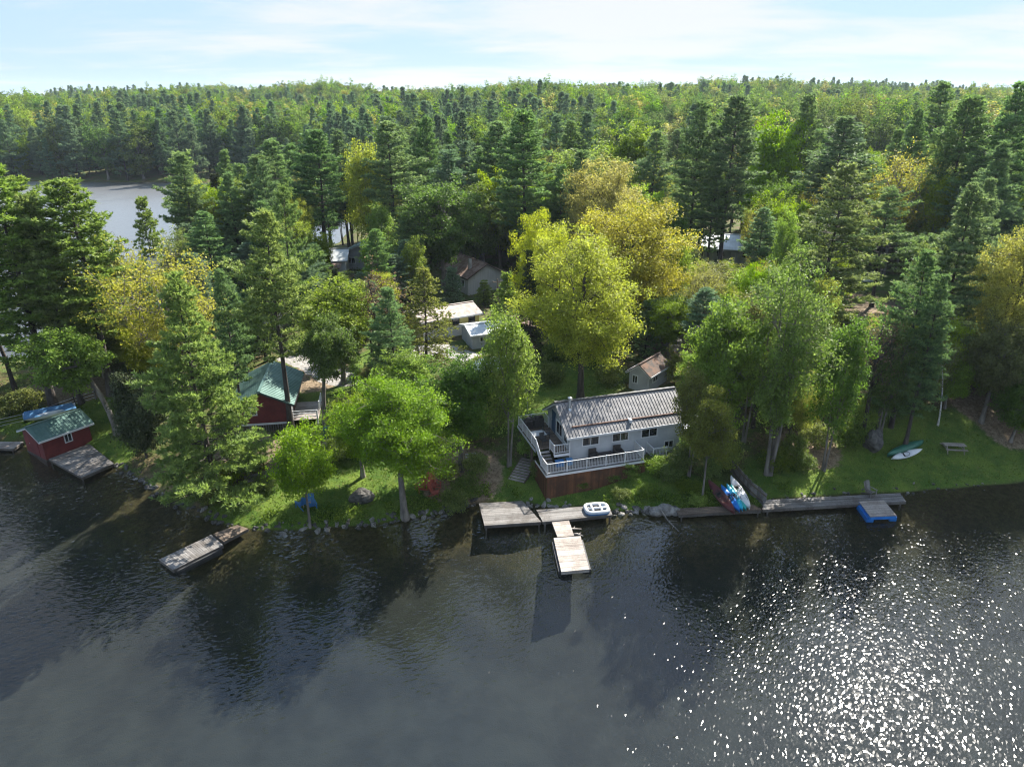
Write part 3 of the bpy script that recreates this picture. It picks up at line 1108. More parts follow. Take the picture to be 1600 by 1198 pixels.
broadleaf('oak', 101, 18, 7.0, 0.20, 16, 8, 5, 92, 0.10, 0.46, 0.6, 0.5, mat='leaf_yellow', bark='bark_dark')
broadleaf('oak', 102, 17, 6.6, 0.22, 15, 8, 5, 92, 0.10, 0.46, 0.6, 0.4, mat='leaf_yellow', bark='bark_dark')
broadleaf('budding_oak', 111, 15, 6.5, 0.22, 15, 8, 5, 26, 0.105, 0.42, 0.7, 0.4, mat='leaf_gold', bark='bark_grey', open_=0.15)
broadleaf('budding_oak', 112, 17, 5.0, 0.22, 14, 8, 5, 24, 0.105, 0.45, 0.7, 0.2, mat='leaf_gold', bark='bark_grey', open_=0.2)
broadleaf('bare_tree', 121, 13, 3.6, 0.30, 13, 7, 5, 9, 0.10, 0.4, 0.7, 0.2, mat='leaf_rust', bark='bark_dark', open_=0.6, stems=2)
broadleaf('maple', 131, 13.5, 5.0, 0.18, 15, 8, 5, 72, 0.125, 0.36, 0.62, 0.25, mat='leaf_lime', bark='bark_grey')
broadleaf('maple', 132, 16, 5.2, 0.16, 16, 8, 5, 60, 0.13, 0.40, 0.62, 0.2, mat='leaf_lime', bark='bark_grey')
broadleaf('maple', 133, 15, 4.6, 0.24, 14, 8, 5, 56, 0.13, 0.40, 0.62, 0.3, mat='leaf_lime', bark='bark_grey')
broadleaf('lawn_maple', 137, 13.5, 5.0, 0.24, 18, 10, 5, 100, 0.07, 0.32, 0.6, 0.15, mat='leaf_lime', bark='bark_grey', inner=0.25)
broadleaf('thin_maple', 141, 8.5, 2.9, 0.28, 11, 7, 4, 70, 0.08, 0.30, 0.6, 0.2, mat='leaf_lime', bark='bark_grey', trunk_r=0.13)
broadleaf('thin_maple', 142, 13, 2.8, 0.22, 13, 6, 4, 48, 0.11, 0.36, 0.7, 0.0, mat='leaf_lime', bark='bark_grey', trunk_r=0.17, stems=2)
broadleaf('poplar', 151, 18, 4.6, 0.20, 17, 8, 5, 42, 0.115, 0.40, 0.75, 0.0, mat='leaf_grey', bark='bark_grey', stems=3)
broadleaf('poplar', 152, 17, 4.0, 0.24, 15, 8, 5, 36, 0.115, 0.40, 0.75, 0.1, mat='leaf_grey', bark='bark_grey', stems=2)
broadleaf('birch', 161, 12, 2.4, 0.35, 10, 6, 4, 26, 0.10, 0.34, 0.8, 0.0, mat='leaf_olive', bark='bark_white', trunk_r=0.12, lean=(1.6, 0))
broadleaf('leaning_tree', 165, 13, 3.8, 0.45, 12, 7, 5, 62, 0.12, 0.38, 0.5, 0.2, mat='leaf_lime', bark='bark_grey', trunk_r=0.32, lean=(-3.2, 0.5))
broadleaf('shrub', 171, 2.2, 1.5, 0.0, 9, 5, 3, 34, 0.075, 0.17, 0.7, 0.3, mat='leaf_shrub', bark='bark_dark', trunk_r=0.03, stems=3, inner=0.2)
broadleaf('shrub', 172, 3.4, 1.7, 0.0, 10, 5, 3, 34, 0.08, 0.22, 0.7, 0.3, mat='leaf_shrub', bark='bark_dark', trunk_r=0.04, stems=3, inner=0.2)
broadleaf('cedar', 176, 6.5, 2.1, 0.0, 18, 8, 4, 60, 0.085, 0.22, 1.0, 0.0, mat='needle_pine', bark='bark_dark', trunk_r=0.12, inner=0.2)
# wood on the hills, far off
for s in range(4):
    conifer('far_conifer', 201 + s, 22, 5.2, 0.08, 1.35, 5, 0.68, 0.7, 0.0, 0.3, 9, 0.85, 0.14, 0.65, join=True, irregular=0.45, mat='needle_far', sub=0.55, lift=0.35)
for s, mt in enumerate(('far_green', 'far_lime', 'far_olive', 'leaf_gold', 'far_lime', 'far_yellow', 'far_green')):
    broadleaf('far_broadleaf', 221 + s, 18, 5.3, 0.05, 16, 7, 3, 24, 0.27, 0.50, 0.7, 0.3, mat=mt, inner=0.15, join=True)


# ------------------------------------------------------------------ buildings
def rect_boards(q0, q1, q2, q3, n, t, gap, mb, zj=0.006, base=0.0):
    """n boards side by side from edge q0-q3 towards q1-q2, each running q0->q3 direction; corners are 3-D points"""
    q0, q1, q2, q3 = map(Vector, (q0, q1, q2, q3))
    for i in range(n):
        a, b = (i + gap) / n, (i + 1 - gap) / n
        dz = Vector((0, 0, random.uniform(-zj, zj)))
        e0, e1 = random.uniform(-0.02, 0.02), random.uniform(-0.02, 0.02)
        A, B = q0.lerp(q1, a), q0.lerp(q1, b)
        D, Cc = q3.lerp(q2, a), q3.lerp(q2, b)
        A, D = A.lerp(D, e0 * 0.3), D.lerp(A, e1 * 0.3)
        mb.slab(A + dz, B + dz, Cc + dz, D + dz, t)
    return mb


def window_part(root, side, pos, zc, w, h, W, D, glass='glass', frame='white_paint', mull=1, name='window'):
    """a framed window standing proud of a wall of the local house frame (u right, v back)"""
    def P(s, z, o):
        return {'front': (s, -o, z), 'back': (s, D + o, z), 'left': (-o, s, z), 'right': (W + o, s, z)}[side]
    f = MB()
    b = 0.09
    a0, a1, z0, z1 = pos - w / 2, pos + w / 2, zc - h / 2, zc + h / 2
    def bar(s0, s1, y0, y1, o):
        p, q = P(s0, y0, -0.02), P(s1, y1, o)
        f.span(p, q, 0.5)
    bar(a0 - b, a1 + b, z1, z1 + b, 0.075)
    bar(a0 - b, a1 + b, z0 - b, z0, 0.085)
    bar(a0 - b, a0, z0, z1, 0.07)
    bar(a1, a1 + b, z0, z1, 0.07)
    for k in range(mull):
        x = a0 + (a1 - a0) * (k + 1) / (mull + 1)
        bar(x - 0.03, x + 0.03, z0, z1, 0.06)
    o = f.build(name, frame, root)
    g = MB()
    g.span(P(a0, z0, -0.01), P(a1, z1, 0.042), 0.5)
    g.build('pane', glass, o)
    return o


def door_part(root, side, pos, z0, w, h, W, D, mat='white_paint'):
    def P(s, z, o):
        return {'front': (s, -o, z), 'back': (s, D + o, z), 'left': (-o, s, z), 'right': (W + o, s, z)}[side]
    d = MB()
    d.span(P(pos - w / 2, z0, -0.02), P(pos + w / 2, z0 + h, 0.05))
    o = d.build('door', mat, root)
    k = MB()
    k.span(P(pos + w / 2 - 0.14, z0 + 1.0, 0.04), P(pos + w / 2 - 0.06, z0 + 1.08, 0.11))
    k.build('handle', 'steel', o)
    return o


def gable_house(name, label, cat, x, y, ang, W, D, zb, zt, rise, ridge='u', oh=0.4, wall='siding_grey', roof='roof_brown', trim='white_paint', found=None, zf=None,
                ribs=0.0, group=None, lap=0.0, lapmat=None, rt=0.09):
    """walls zb..zt (world heights), local frame: u along the front, v to the back, origin at the front left corner"""
    root = empty(name, (x, y, 0), ang, label, cat, group)
    m = MB()
    if ridge == 'u':
        prof = [(0, zb), (D, zb), (D, zt), (D / 2, zt + rise), (0, zt)]
        vs = [(0, a, z) for a, z in prof] + [(W, a, z) for a, z in prof]
    else:
        prof = [(0, zb), (W, zb), (W, zt), (W / 2, zt + rise), (0, zt)]
        vs = [(a, 0, z) for a, z in prof] + [(a, D, z) for a, z in prof]
    fs = [(0, 1, 2, 3, 4), (9, 8, 7, 6, 5)] + [(i, (i + 1) % 5, 5 + (i + 1) % 5, 5 + i)[::-1] for i in range(5)]
    if ridge == 'u':
        fs = [f[::-1] for f in fs]
    m.add(vs, fs, 0.5)
    wo = m.build('wall', wall, root)
    if lap:      # lapped siding boards, each row a little proud at its lower edge
        lb = MB()
        z = zb + 0.02
        while z < zt - 0.05:
            h = min(lap, zt - z)
            for (p, q, nx_, ny_) in (((0, 0), (W, 0), 0, -1), ((0, 0), (0, D), -1, 0), ((W, 0), (W, D), 1, 0)):
                o0, o1 = 0.028, 0.006
                vs = [(p[0] + nx_ * o0, p[1] + ny_ * o0, z), (q[0] + nx_ * o0, q[1] + ny_ * o0, z), (q[0] + nx_ * o1, q[1] + ny_ * o1, z + h), (p[0] + nx_ * o1, p[1] + ny_ * o1, z + h),
                      (p[0], p[1], z), (q[0], q[1], z)]
                lb.add(vs, [(0, 1, 2, 3), (4, 5, 1, 0)])
            z += lap
        lb.build('siding', lapmat or wall, wo, stuff=True)
    if found:
        fm = MB()
        fm.span((0.08, 0.08, zf), (W - 0.08, D - 0.08, zb + 0.01))
        fm.build('foundation', found, root)
    # roof planes
    if ridge == 'u':
        h2, L0, L1 = D / 2, -oh, W + oh
    else:
        h2, L0, L1 = W / 2, -oh, D + oh
    k = rise / h2
    ez = zt - oh * k
    def RP(l, s, z):           # l along the ridge, s across it from the first eave
        return (l, s, z) if ridge == 'u' else (s, l, z)
    up = 0.05
    rm = MB()
    rm.slab(RP(L0, -oh, ez + up), RP(L1, -oh, ez + up), RP(L1, h2, zt + rise + up), RP(L0, h2, zt + rise + up), rt)
    rm.slab(RP(L0, h2, zt + rise + up), RP(L1, h2, zt + rise + up), RP(L1, 2 * h2 + oh, ez + up), RP(L0, 2 * h2 + oh, ez + up), rt)
    ro = rm.build('roof', roof, root)
    if ribs:
        rb = MB()
        n = int((L1 - L0) / ribs)
        for i in range(n + 1):
            l = L0 + 0.02 + (L1 - L0 - 0.04) * i / n
            rb.beam(RP(l, -oh, ez + up + 0.012), RP(l, h2, zt + rise + up + 0.012), 0.05, 0.05)
            rb.beam(RP(l, 2 * h2 + oh, ez + up + 0.012), RP(l, h2, zt + rise + up + 0.012), 0.05, 0.05)
        rb.build('roof_rib', roof, ro, stuff=True)
    cp = MB()
    cp.beam(RP(L0 - 0.01, h2, zt + rise + up + 0.03), RP(L1 + 0.01, h2, zt + rise + up + 0.03), 0.26, 0.07)
    cp.build('ridge_cap', roof, ro)
    fa = MB()
    for s, z in ((-oh - 0.03, ez - 0.03), (2 * h2 + oh + 0.03, ez - 0.03)):
        fa.beam(RP(L0 + 0.02, s, z), RP(L1 - 0.02, s, z), 0.05, 0.18) if True else None
    for l in (L0 + 0.028, L1 - 0.028):
        fa.beam(RP(l, -oh, ez - 0.09), RP(l, h2, zt + rise - 0.09), 0.05, 0.16)
        fa.beam(RP(l, 2 * h2 + oh, ez - 0.09), RP(l, h2, zt + rise - 0.09), 0.05, 0.16)
    fa.build('fascia', trim, root)
    return root


# --- the grey lake cottage
HA = R(17)
HX, HY = 4.93, 54.5
HW, HD = 10.9, 5.5
cot = gable_house('lake_cottage', 'grey lapped-siding lake cottage with a long ribbed steel roof, above the main dock', 'cottage', HX, HY, HA, HW, HD, 2.0, 5.15, 1.75, 'u', 0.42,
                  'siding_grey', 'roof_steel', 'white_paint', 'concrete', 0.6, ribs=0.30, lap=0.16)
for u in (1.95, 4.75, 7.55):
    window_part(cot, 'front', u, 4.25, 1.45, 0.85, HW, HD)
door_part(cot, 'left', 3.9, 3.55, 0.9, 2.0, HW, HD, 'door_blue')
window_part(cot, 'left', 2.4, 4.5, 1.3, 1.1, HW, HD)
window_part(cot, 'left', 0.8, 4.5, 0.7, 1.1, HW, HD, mull=0)
window_part(cot, 'right', 2.6, 4.4, 1.2, 0.9, HW, HD)
window_part(cot, 'front', 9.6, 2.75, 0.8, 0.6, HW, HD, mull=1)
mb = MB()          # rusty snow guard along the lower roof, in two lengths
k_ = 1.75 / (HD / 2)
for a, b in ((0.35, 5.6), (5.85, HW + 0.38)):
    s = 0.42
    z = 5.15 + k_ * s + 0.10
    mb.beam((a, s, z), (b, s, z), 0.13, 0.09)
mb.build('snow_guard', 'rust_guard', cot)
mb = MB()
mb.span((5.62, 0.02, 5.3), (5.83, 0.5, 5.62))
mb.build('roof_bracket', 'white_paint', cot)
ch = MB()
ch.lathe((0.75, 2.1, 6.3), [(0.11, 0), (0.11, 1.15)], 12).build('chimney_pipe', 'steel', cot)
ch = MB()
ch.lathe((0.75, 2.1, 7.45), [(0.2, 0), (0.2, 0.06), (0.05, 0.16)], 12).build('chimney_cap', 'steel', cot)
ch = MB()
ch.lathe((0.75, 2.1, 6.35), [(0.3, 0), (0.13, 0.18)], 12).build('flashing', 'steel', cot)
dp = MB()
dp.beam((0.0, -0.08, 2.4), (0.0, -0.08, 5.0), 0.08, 0.08).build('downspout', 'white_paint', cot)


def hframe(u, v):
    return HX + u * math.cos(HA) - v * math.sin(HA), HY + u * math.sin(HA) + v * math.cos(HA)


def local(x, y):
    dx, dy = x - HX, y - HY
    return dx * math.cos(HA) + dy * math.sin(HA), -dx * math.sin(HA) + dy * math.cos(HA)


# --- the two-level deck round its lake corner
deck = empty('deck', (HX, HY, 0), HA, 'two-level wooden deck with white railings and brown board skirting round the grey lake cottage', 'deck')
LZ, UZ = 2.62, 3.52
DU0, DU1, DV0 = -2.75, 6.25, -1.95
mb = MB()
rect_boards((DU0, DV0, LZ), (DU0, -0.04, LZ), (DU1, -0.04, LZ), (DU1, DV0, LZ), 14, 0.035, 0.04, mb)
mb.build('lower_planks', 'wood_grey', deck, stuff=True)
mb = MB()
rect_boards((DU0, 0.95, UZ), (DU0, 6.1, UZ), (-0.05, 6.1, UZ), (-0.05, 0.95, UZ), 37, 0.035, 0.04, mb)
rect_boards((-1.5, -0.35, UZ), (-1.5, 0.94, UZ), (-0.05, 0.94, UZ), (-0.05, -0.35, UZ), 9, 0.035, 0.04, mb)
mb.build('upper_planks', 'wood_brown', deck, stuff=True)
for i in range(4):
    zt_ = LZ + (UZ - LZ) * (i + 1) / 5
    v_ = -0.36 + 0.30 * i
    s_ = MB()
    s_.span((DU0 + 0.12, v_, zt_ - 0.045), (-1.56, v_ + 0.33, zt_)).build('stair_tread', 'wood_pale', deck)
    s_ = MB()
    s_.span((DU0 + 0.14, v_ + 0.29, zt_ - 0.17), (-1.58, v_ + 0.325, zt_ - 0.047)).build('stair_riser', 'wood_brown', deck)


def gz_house(u, v):
    x, y = hframe(u, v)
    return tz(x, y)


mb = MB()      # skirting: boards from the ground to the lower deck
u = DU0
while u < DU1 - 0.02:
    z0 = gz_house(u, DV0) - 0.2
    mb.span((u + 0.006, DV0 - 0.05, z0), (u + 0.136, DV0 - 0.022, LZ - 0.045 + random.uniform(-0.01, 0.01)))
    u += 0.142
v = DV0 + 0.02
while v < 0.9:
    z0 = gz_house(DU0, v) - 0.2
    mb.span((DU0 - 0.05, v + 0.006, z0), (DU0 - 0.022, v + 0.136, LZ - 0.045))
    v += 0.142
v = DV0 + 0.02
while v < -0.1:
    mb.span((DU1 + 0.022, v + 0.006, gz_house(DU1, v) - 0.2), (DU1 + 0.05, v + 0.136, LZ - 0.045))
    v += 0.142
mb.build('skirting_board', 'wood_red', deck, stuff=True)
mb = MB()
mb.span((DU0 - 0.06, DV0 - 0.065, LZ - 0.20), (DU1 + 0.06, DV0 - 0.053, LZ + 0.0))
mb.span((DU0 - 0.065, DV0 - 0.04, LZ - 0.20), (DU0 - 0.053, 0.9, LZ))
mb.span((DU0 - 0.03, 0.93, UZ - 0.24), (DU0 - 0.004, 6.12, UZ - 0.002))
mb.span((-1.53, -0.38, UZ - 0.24), (-0.05, -0.352, UZ - 0.002))
mb.span((DU0, 6.105, UZ - 0.24), (-0.05, 6.13, UZ - 0.002))
mb.build('rim_board', 'white_paint', deck)
for (u, v) in ((DU0 + 0.15, 2.4), (DU0 + 0.15, 4.2), (DU0 + 0.15, 5.9), (-1.3, 5.9)):
    p = MB()
    p.span((u - 0.08, v - 0.08, gz_house(u, v) - 0.3), (u + 0.08, v + 0.08, UZ - 0.05)).build('support_post', 'wood_brown', deck)


def railing(pts, posts, h=0.95, parent=None):
    """posts, top and bottom rails, thin balusters along a local polyline with its own floor heights"""
    bal = MB()
    for (p, q), n in zip(zip(pts[:-1], pts[1:]), posts):
        p, q = Vector(p), Vector(q)
        for k in range(n + 1):
            if k == 0 and p != Vector(pts[0]):
                continue
            c = p.lerp(q, k / n)
            pm = MB()
            pm.span((c.x - 0.035, c.y - 0.035, c.z - 0.1), (c.x + 0.035, c.y + 0.035, c.z + h + 0.06)).build('rail_post', 'white_paint', parent)
        rl = MB()
        rl.beam(p + Vector((0, 0, h)), q + Vector((0, 0, h)), 0.06, 0.045)
        rl.build('top_rail', 'white_paint', parent)
        rl = MB()
        rl.beam(p + Vector((0, 0, 0.12)), q + Vector((0, 0, 0.12)), 0.04, 0.04)
        rl.build('bottom_rail', 'white_paint', parent)
        L = (q - p).length
        nb = int(L / 0.14)
        for k in range(1, nb):
            c = p.lerp(q, k / nb)
            bal.span((c.x - 0.011, c.y - 0.011, c.z + 0.14), (c.x + 0.011, c.y + 0.011, c.z + h - 0.03))
    bal.build('baluster', 'white_paint', parent, stuff=True)


e = 0.08
railing([(DU0 + e, 1.0, UZ), (DU0 + e, -0.3, LZ), (DU0 + e, DV0 + e, LZ), (DU1 - e, DV0 + e, LZ), (DU1 - e, -0.12, LZ)], [1, 1, 5, 1], parent=deck)
railing([(-0.12, 6.05, UZ), (DU0 + e, 6.05, UZ), (DU0 + e, 1.02, UZ)], [2, 4], parent=deck)
railing([(-1.5, 0.8, UZ), (-1.5, -0.3, UZ), (-0.1, -0.3, UZ)], [1, 1], h=0.85, parent=deck)
railing([(-0.12, 6.05, UZ), (-0.12, 4.9, UZ)], [1], parent=deck)

# landing and steps at the right end of the cottage
x, y = hframe(8.0, -1.0)
ld = empty('side_landing', (HX, HY, 0), HA, 'small landing with white rail below the right end of the grey cottage', 'landing')
mb = MB()
rect_boards((7.3, -1.5, 2.35), (7.3, -0.1, 2.35), (8.7, -0.1, 2.35), (8.7, -1.5, 2.35), 10, 0.04, 0.04, mb).build('planks', 'wood_grey', ld, stuff=True)
for u, v in ((7.38, -1.42), (8.62, -1.42), (7.38, -0.2), (8.62, -0.2)):
    p = MB()
    p.span((u - 0.06, v - 0.06, gz_house(u, v) - 0.3), (u + 0.06, v + 0.06, 2.31)).build('support_post', 'wood_brown', ld)
railing([(7.34, -0.15, 2.35), (7.34, -1.44, 2.35), (8.62, -1.44, 2.35)], [1, 1], parent=ld)


def steps(name, label, p0, p1, n, w, mat='wood_pale', cat='steps', stringer=True):
    """a flight from ground point p0 up to p1, each tread a board of its own"""
    (x0, y0, z0), (x1, y1, z1) = p0, p1
    a = math.atan2(y1 - y0, x1 - x0)
    o = empty(name, (x0, y0, z0), a, label, cat)
    L = math.hypot(x1 - x0, y1 - y0)
    for i in range(n):
        f = (i + 0.5) / n
        zz_ = max((z1 - z0) * (i + 1) / n, tz(x0 + (x1 - x0) * f, y0 + (y1 - y0) * f) - z0 + 0.06)
        m = MB()
        m.span((L * i / n + 0.02, -w / 2, zz_ - 0.06), (L * (i + 1) / n - 0.05, w / 2, zz_)).build('tread', mat, o)
    if stringer:
        for s in (-1, 1):
            m = MB()
            m.beam((0, s * (w / 2 + 0.03), -0.05), (L, s * (w / 2 + 0.03), z1 - z0 - 0.02), 0.05, 0.24).build('stringer', 'wood_brown', o)
    return o


g0, g1 = ground(806, 752), ground(828, 722)
steps('garden_steps', 'flight of pale wooden steps climbing the bank left of the deck', g0, (g1[0], g1[1], g1[2] + 0.35), 9, 1.5)
g0, g1 = ground(738, 724), ground(735, 712)
steps('stone_steps', 'short flight of grey steps at the top of the bare path', g0, (g1[0], g1[1], g1[2] + 0.3), 4, 1.0, 'concrete', stringer=False)
g0, g1 = ground(1046, 752), ground(1038, 726)
steps('side_steps', 'shaded wooden steps under the right end of the cottage', g0, (g1[0], g1[1], g1[2] + 0.3), 7, 1.1, 'wood_dark')
g0, g1 = ground(517, 716), ground(515, 690)
steps('timber_steps', 'grey timber steps below the green barrel', g0, (g1[0], g1[1], g1[2] + 0.4), 6, 1.3, 'wood_grey')

# --- small grey shed behind the cottage
gx, gy, gz = ground(1008, 614)
hx, hy = at(982, 607, gz)
shed_a = math.atan2(gy - hy, gx - hx)
shw = max(2.4, math.hypot(gx - hx, gy - hy))
sx, sy = hx, hy
shed = gable_house('garden_shed', 'small pale grey shed with leaf-littered brown roof behind the lake cottage', 'shed', sx, sy, shed_a, shw, 4.2, gz - 0.2, gz + 2.2, 0.9, 'v', 0.3,
                   'siding_grey', 'roof_litter', 'white_paint')
window_part(shed, 'front', shw * 0.3, gz + 1.3, 0.5, 0.8, shw, 4.2)
window_part(shed, 'right', 1.3, gz + 1.35, 1.0, 0.5, shw, 4.2)
door_part(shed, 'front', shw * 0.72, gz - 0.1, 0.8, 1.9, shw, 4.2, 'siding_midgrey')

# --- red boathouse with its platform
bz = 0.30
bx0, by0 = -43.7, 59.1
ba = math.atan2(62.53 - 59.09, -41.38 + 43.7)
# front (u) runs along the window wall; the gable looks out over the bay
boat = gable_house('boathouse', 'small red boathouse with green metal roof standing at the water, left bay', 'boathouse', bx0, by0, ba, 4.3, 3.7, -0.5, 2.35, 0.75, 'u', 0.38,
                   'siding_red', 'roof_teal', 'white_paint', ribs=0.3, lap=0.2)
window_part(boat, 'front', 2.25, 1.55, 0.55, 0.75, 4.3, 3.7)
door_part(boat, 'left', 1.85, 0.15, 1.7, 1.8, 4.3, 3.7, 'siding_red')
bb = MB()
bb.span((-0.05, -0.05, -0.6), (4.35, 3.75, 0.12)).build('sill', 'wood_dark', boat)


def dock(name, label, q, z, n, mat, along=0, cat='dock', posts=True, fasc='wood_dark', floats=None, group=None, under=0.22, t=0.045):
    """a deck of single boards over an outline q (four corners), boards run from edge 0-3 to 1-2 or across"""
    cx0, cy0 = sum(p[0] for p in q) / 4, sum(p[1] for p in q) / 4
    o = empty(name, (cx0, cy0, 0), 0, label, cat, group)
    L = [(p[0] - cx0, p[1] - cy0, z) for p in q]
    if along:
        L = [L[1], L[2], L[3], L[0]]
    mb = MB()
    rect_boards(L[0], L[1], L[2], L[3], n, t, 0.035, mb, 0.008)
    mb.build('planks', mat, o, stuff=True)
    for i in range(4):
        a, b = Vector(L[i]), Vector(L[(i + 1) % 4])
        m = MB()
        dn = Vector((0, 0, -t - under / 2 - 0.004))
        inw = (Vector((0, 0, z)) - (a + b) / 2).normalized() * 0.05
        m.beam(a + dn + inw, b + dn + inw, 0.05, under).build('rim_board', fasc, o)
    if posts:
        for i in range(4):
            a = Vector(L[i]) * 0.93
            m = MB()
            m.lathe((a.x, a.y, min(-0.6, tz(cx0 + a.x, cy0 + a.y) - 0.3)), [(0.07, 0), (0.07, z - t - 0.01 - min(-0.6, tz(cx0 + a.x, cy0 + a.y) - 0.3))], 8).build('post', 'wood_dark', o)
    if floats:
        for i in range(2):
            a, b = Vector(L[i * 2]), Vector(L[i * 2 + 1])
            c_ = Vector((0, 0, 0))
            a, b = a.lerp(c_, 0.12), b.lerp(c_, 0.12)
            m = MB()
            m.beam((a.x, a.y, z - t - under - 0.12), (b.x, b.y, z - t - under - 0.12), 0.55, 0.42).build('float', floats, o)
    return o


dock('boathouse_platform', 'weathered grey plank platform in front of the red boathouse window', [(-43.25, 58.75), (-38.2, 55.3), (-36.7, 57.9), (-41.2, 61.9)], 0.42, 42, 'wood_grey')
dock('fishing_dock', 'long weathered grey float dock in the water at the left, below the big pine', [at(248, 874, .36), at(270, 890, .36), at(349, 851, .36), at(330, 835, .36)], 0.36, 26, 'wood_grey', 1, posts=False,
     floats='dark_frame')
dock('dock_ramp', 'short brown plank ramp joining the grey float dock to the shore', [at(333, 834, .4), at(350, 846, .4), at(388, 824, .5), at(370, 818, .5)], 0.41, 16, 'wood_brown', 1, posts=False)
DZ = 0.5
main = dock('main_dock', 'broad weathered grey shore dock below the lake cottage', [at(748, 786, DZ), at(757, 821, DZ), at(846, 815, DZ), at(816, 782, DZ)], DZ, 24, 'wood_grey', 0)
dock('shore_walkway', 'narrow grey plank walkway running right from the broad shore dock', [at(838, 796, DZ), at(848, 815, DZ), at(957, 804, DZ), at(951, 788, DZ)], DZ, 12, 'wood_grey', 0)
dock('gangway', 'short pale plank gangway between the shore dock and the swimming float', [at(862, 814, .44), at(889, 812, .44), at(897, 837, .4), at(871, 839, .4)], 0.42, 17, 'wood_pale', 1, posts=False, fasc='wood_brown')
dock('swimming_float', 'pale plank swimming float at the end of the gangway', [at(865, 840, .42), at(907, 837, .42), at(921, 889, .42), at(877, 893, .42)], 0.42, 30, 'wood_pale', 1, posts=False, fasc='wood_pale', floats='dark_frame')
dock('kayak_walk', 'brown plank walk on the shore wall under the kayaks', [at(1054, 794, .46), at(1061, 804, .46), at(1190, 796, .46), at(1178, 788, .46)], 0.46, 8, 'wood_brown', 0)
dock('right_dock', 'long grey plank dock along the lawn at the right', [at(1192, 781, .44), at(1192, 796, .44), at(1416, 783, .44), at(1406, 770, .44)], 0.44, 11, 'wood_grey', 0)
dock('swim_raft', 'square pale plank raft on bright blue floats at the right dock', [at(1342, 783, .55), at(1381, 781, .55), at(1401, 805, .55), at(1360, 807, .55)], 0.55, 18, 'wood_pale', 1, posts=False, fasc='plastic_blue',
     floats='plastic_blue', under=0.28)

# --- red cottage with green roof
ra = R(9)
rx, ry = -26.2, 61.4
rW, rD = 4.9, 7.4
red = gable_house('red_cottage', 'dark red cottage with green metal roof, gable facing the lake, behind the tall pine', 'cottage', rx, ry, ra, rW, rD, 2.7, 4.9, 1.2, 'v', 0.6, 'siding_red', 'roof_teal', 'dark_frame', ribs=0.35, lap=0.2)
window_part(red, 'front', 1.35, 4.0, 1.0, 0.75, rW, rD)
window_part(red, 'right', 3.2, 3.9, 1.0, 0.8, rW, rD)
window_part(red, 'left', 3.2, 3.9, 1.0, 0.8, rW, rD)
door_part(red, 'right', 1.6, 2.75, 0.9, 1.95, rW, rD)
mb = MB()
mb.span((-0.04, -0.04, 2.5), (rW + 0.04, 0.0, 2.69)).build('sill_board', 'white_paint', red)
mb = MB()
for i in range(22):
    u = rW * (i + 0.5) / 22
    mb.span((u - 0.05, -0.01, 1.2), (u + 0.05, 0.02, 2.5))
mb.build('lattice', 'wood_dark', red, stuff=True)
mb = MB()
for u in (0.2, rW - 0.2):
    for v in (0.2, rD - 0.2):
        mb.span((u - 0.12, v - 0.12, 0.5), (u + 0.12, v + 0.12, 2.72))
mb.build('pier', 'concrete', red)
rdk = empty('cottage_porch', (rx, ry, 0), ra, 'pale plank porch with white posts on the right side of the red cottage', 'porch')
mb = MB()
rect_boards((rW + 0.05, 0.2, 2.7), (rW + 0.05, 4.6, 2.7), (rW + 2.6, 4.6, 2.7), (rW + 2.6, 0.2, 2.7), 30, 0.04, 0.04, mb).build('planks', 'wood_pale', rdk, stuff=True)
for u, v in ((rW + 0.2, 0.28), (rW + 2.5, 0.28), (rW + 2.5, 2.4), (rW + 2.5, 4.5)):
    p = MB()
    p.span((u - 0.06, v - 0.06, 0.6), (u + 0.06, v + 0.06, 3.62)).build('rail_post', 'white_paint', rdk)
for a, b in (((rW + 0.2, 0.28), (rW + 2.5, 0.28)), ((rW + 2.5, 2.4), (rW + 2.5, 4.5))):
    for z in (3.0, 3.3, 3.58):
        p = MB()
        p.beam((*a, z), (*b, z), 0.05, 0.07).build('rail', 'white_paint', rdk)

# --- cottages behind
gz = ground(735, 462)[2]
bcx, bcy = at(732, 462, gz)
brown = gable_house('brown_cabin', 'grey-tan cabin with rusty brown shingled gable roof among the trees, above the yellow cottage', 'cabin', bcx, bcy, R(33), 6.4, 8.2, gz - 0.2, gz + 3.0, 1.7, 'v', 0.45, 'siding_tan', 'roof_brown', 'dark_frame')
window_part(brown, 'left', 1.6, gz + 1.7, 0.9, 0.9, 6.4, 8.2)
door_part(brown, 'left', 3.2, gz + 0.1, 0.9, 1.95, 6.4, 8.2)
mb = MB()
mb.span((1.2, 1.6, gz + 3.4), (1.65, 2.05, gz + 5.3)).build('chimney', 'concrete', brown)
mb = MB()
mb.slab((6.5, 0.8, gz + 2.75), (6.5, 6.6, gz + 2.75), (9.2, 6.6, gz + 2.1), (9.2, 0.8, gz + 2.1), 0.1).build('porch_roof', 'roof_brown', brown)
for v in (1.0, 6.4):
    p = MB()
    p.span((8.95, v - 0.07, gz - 0.2), (9.09, v + 0.07, gz + 2.1)).build('porch_post', 'wood_brown', brown)

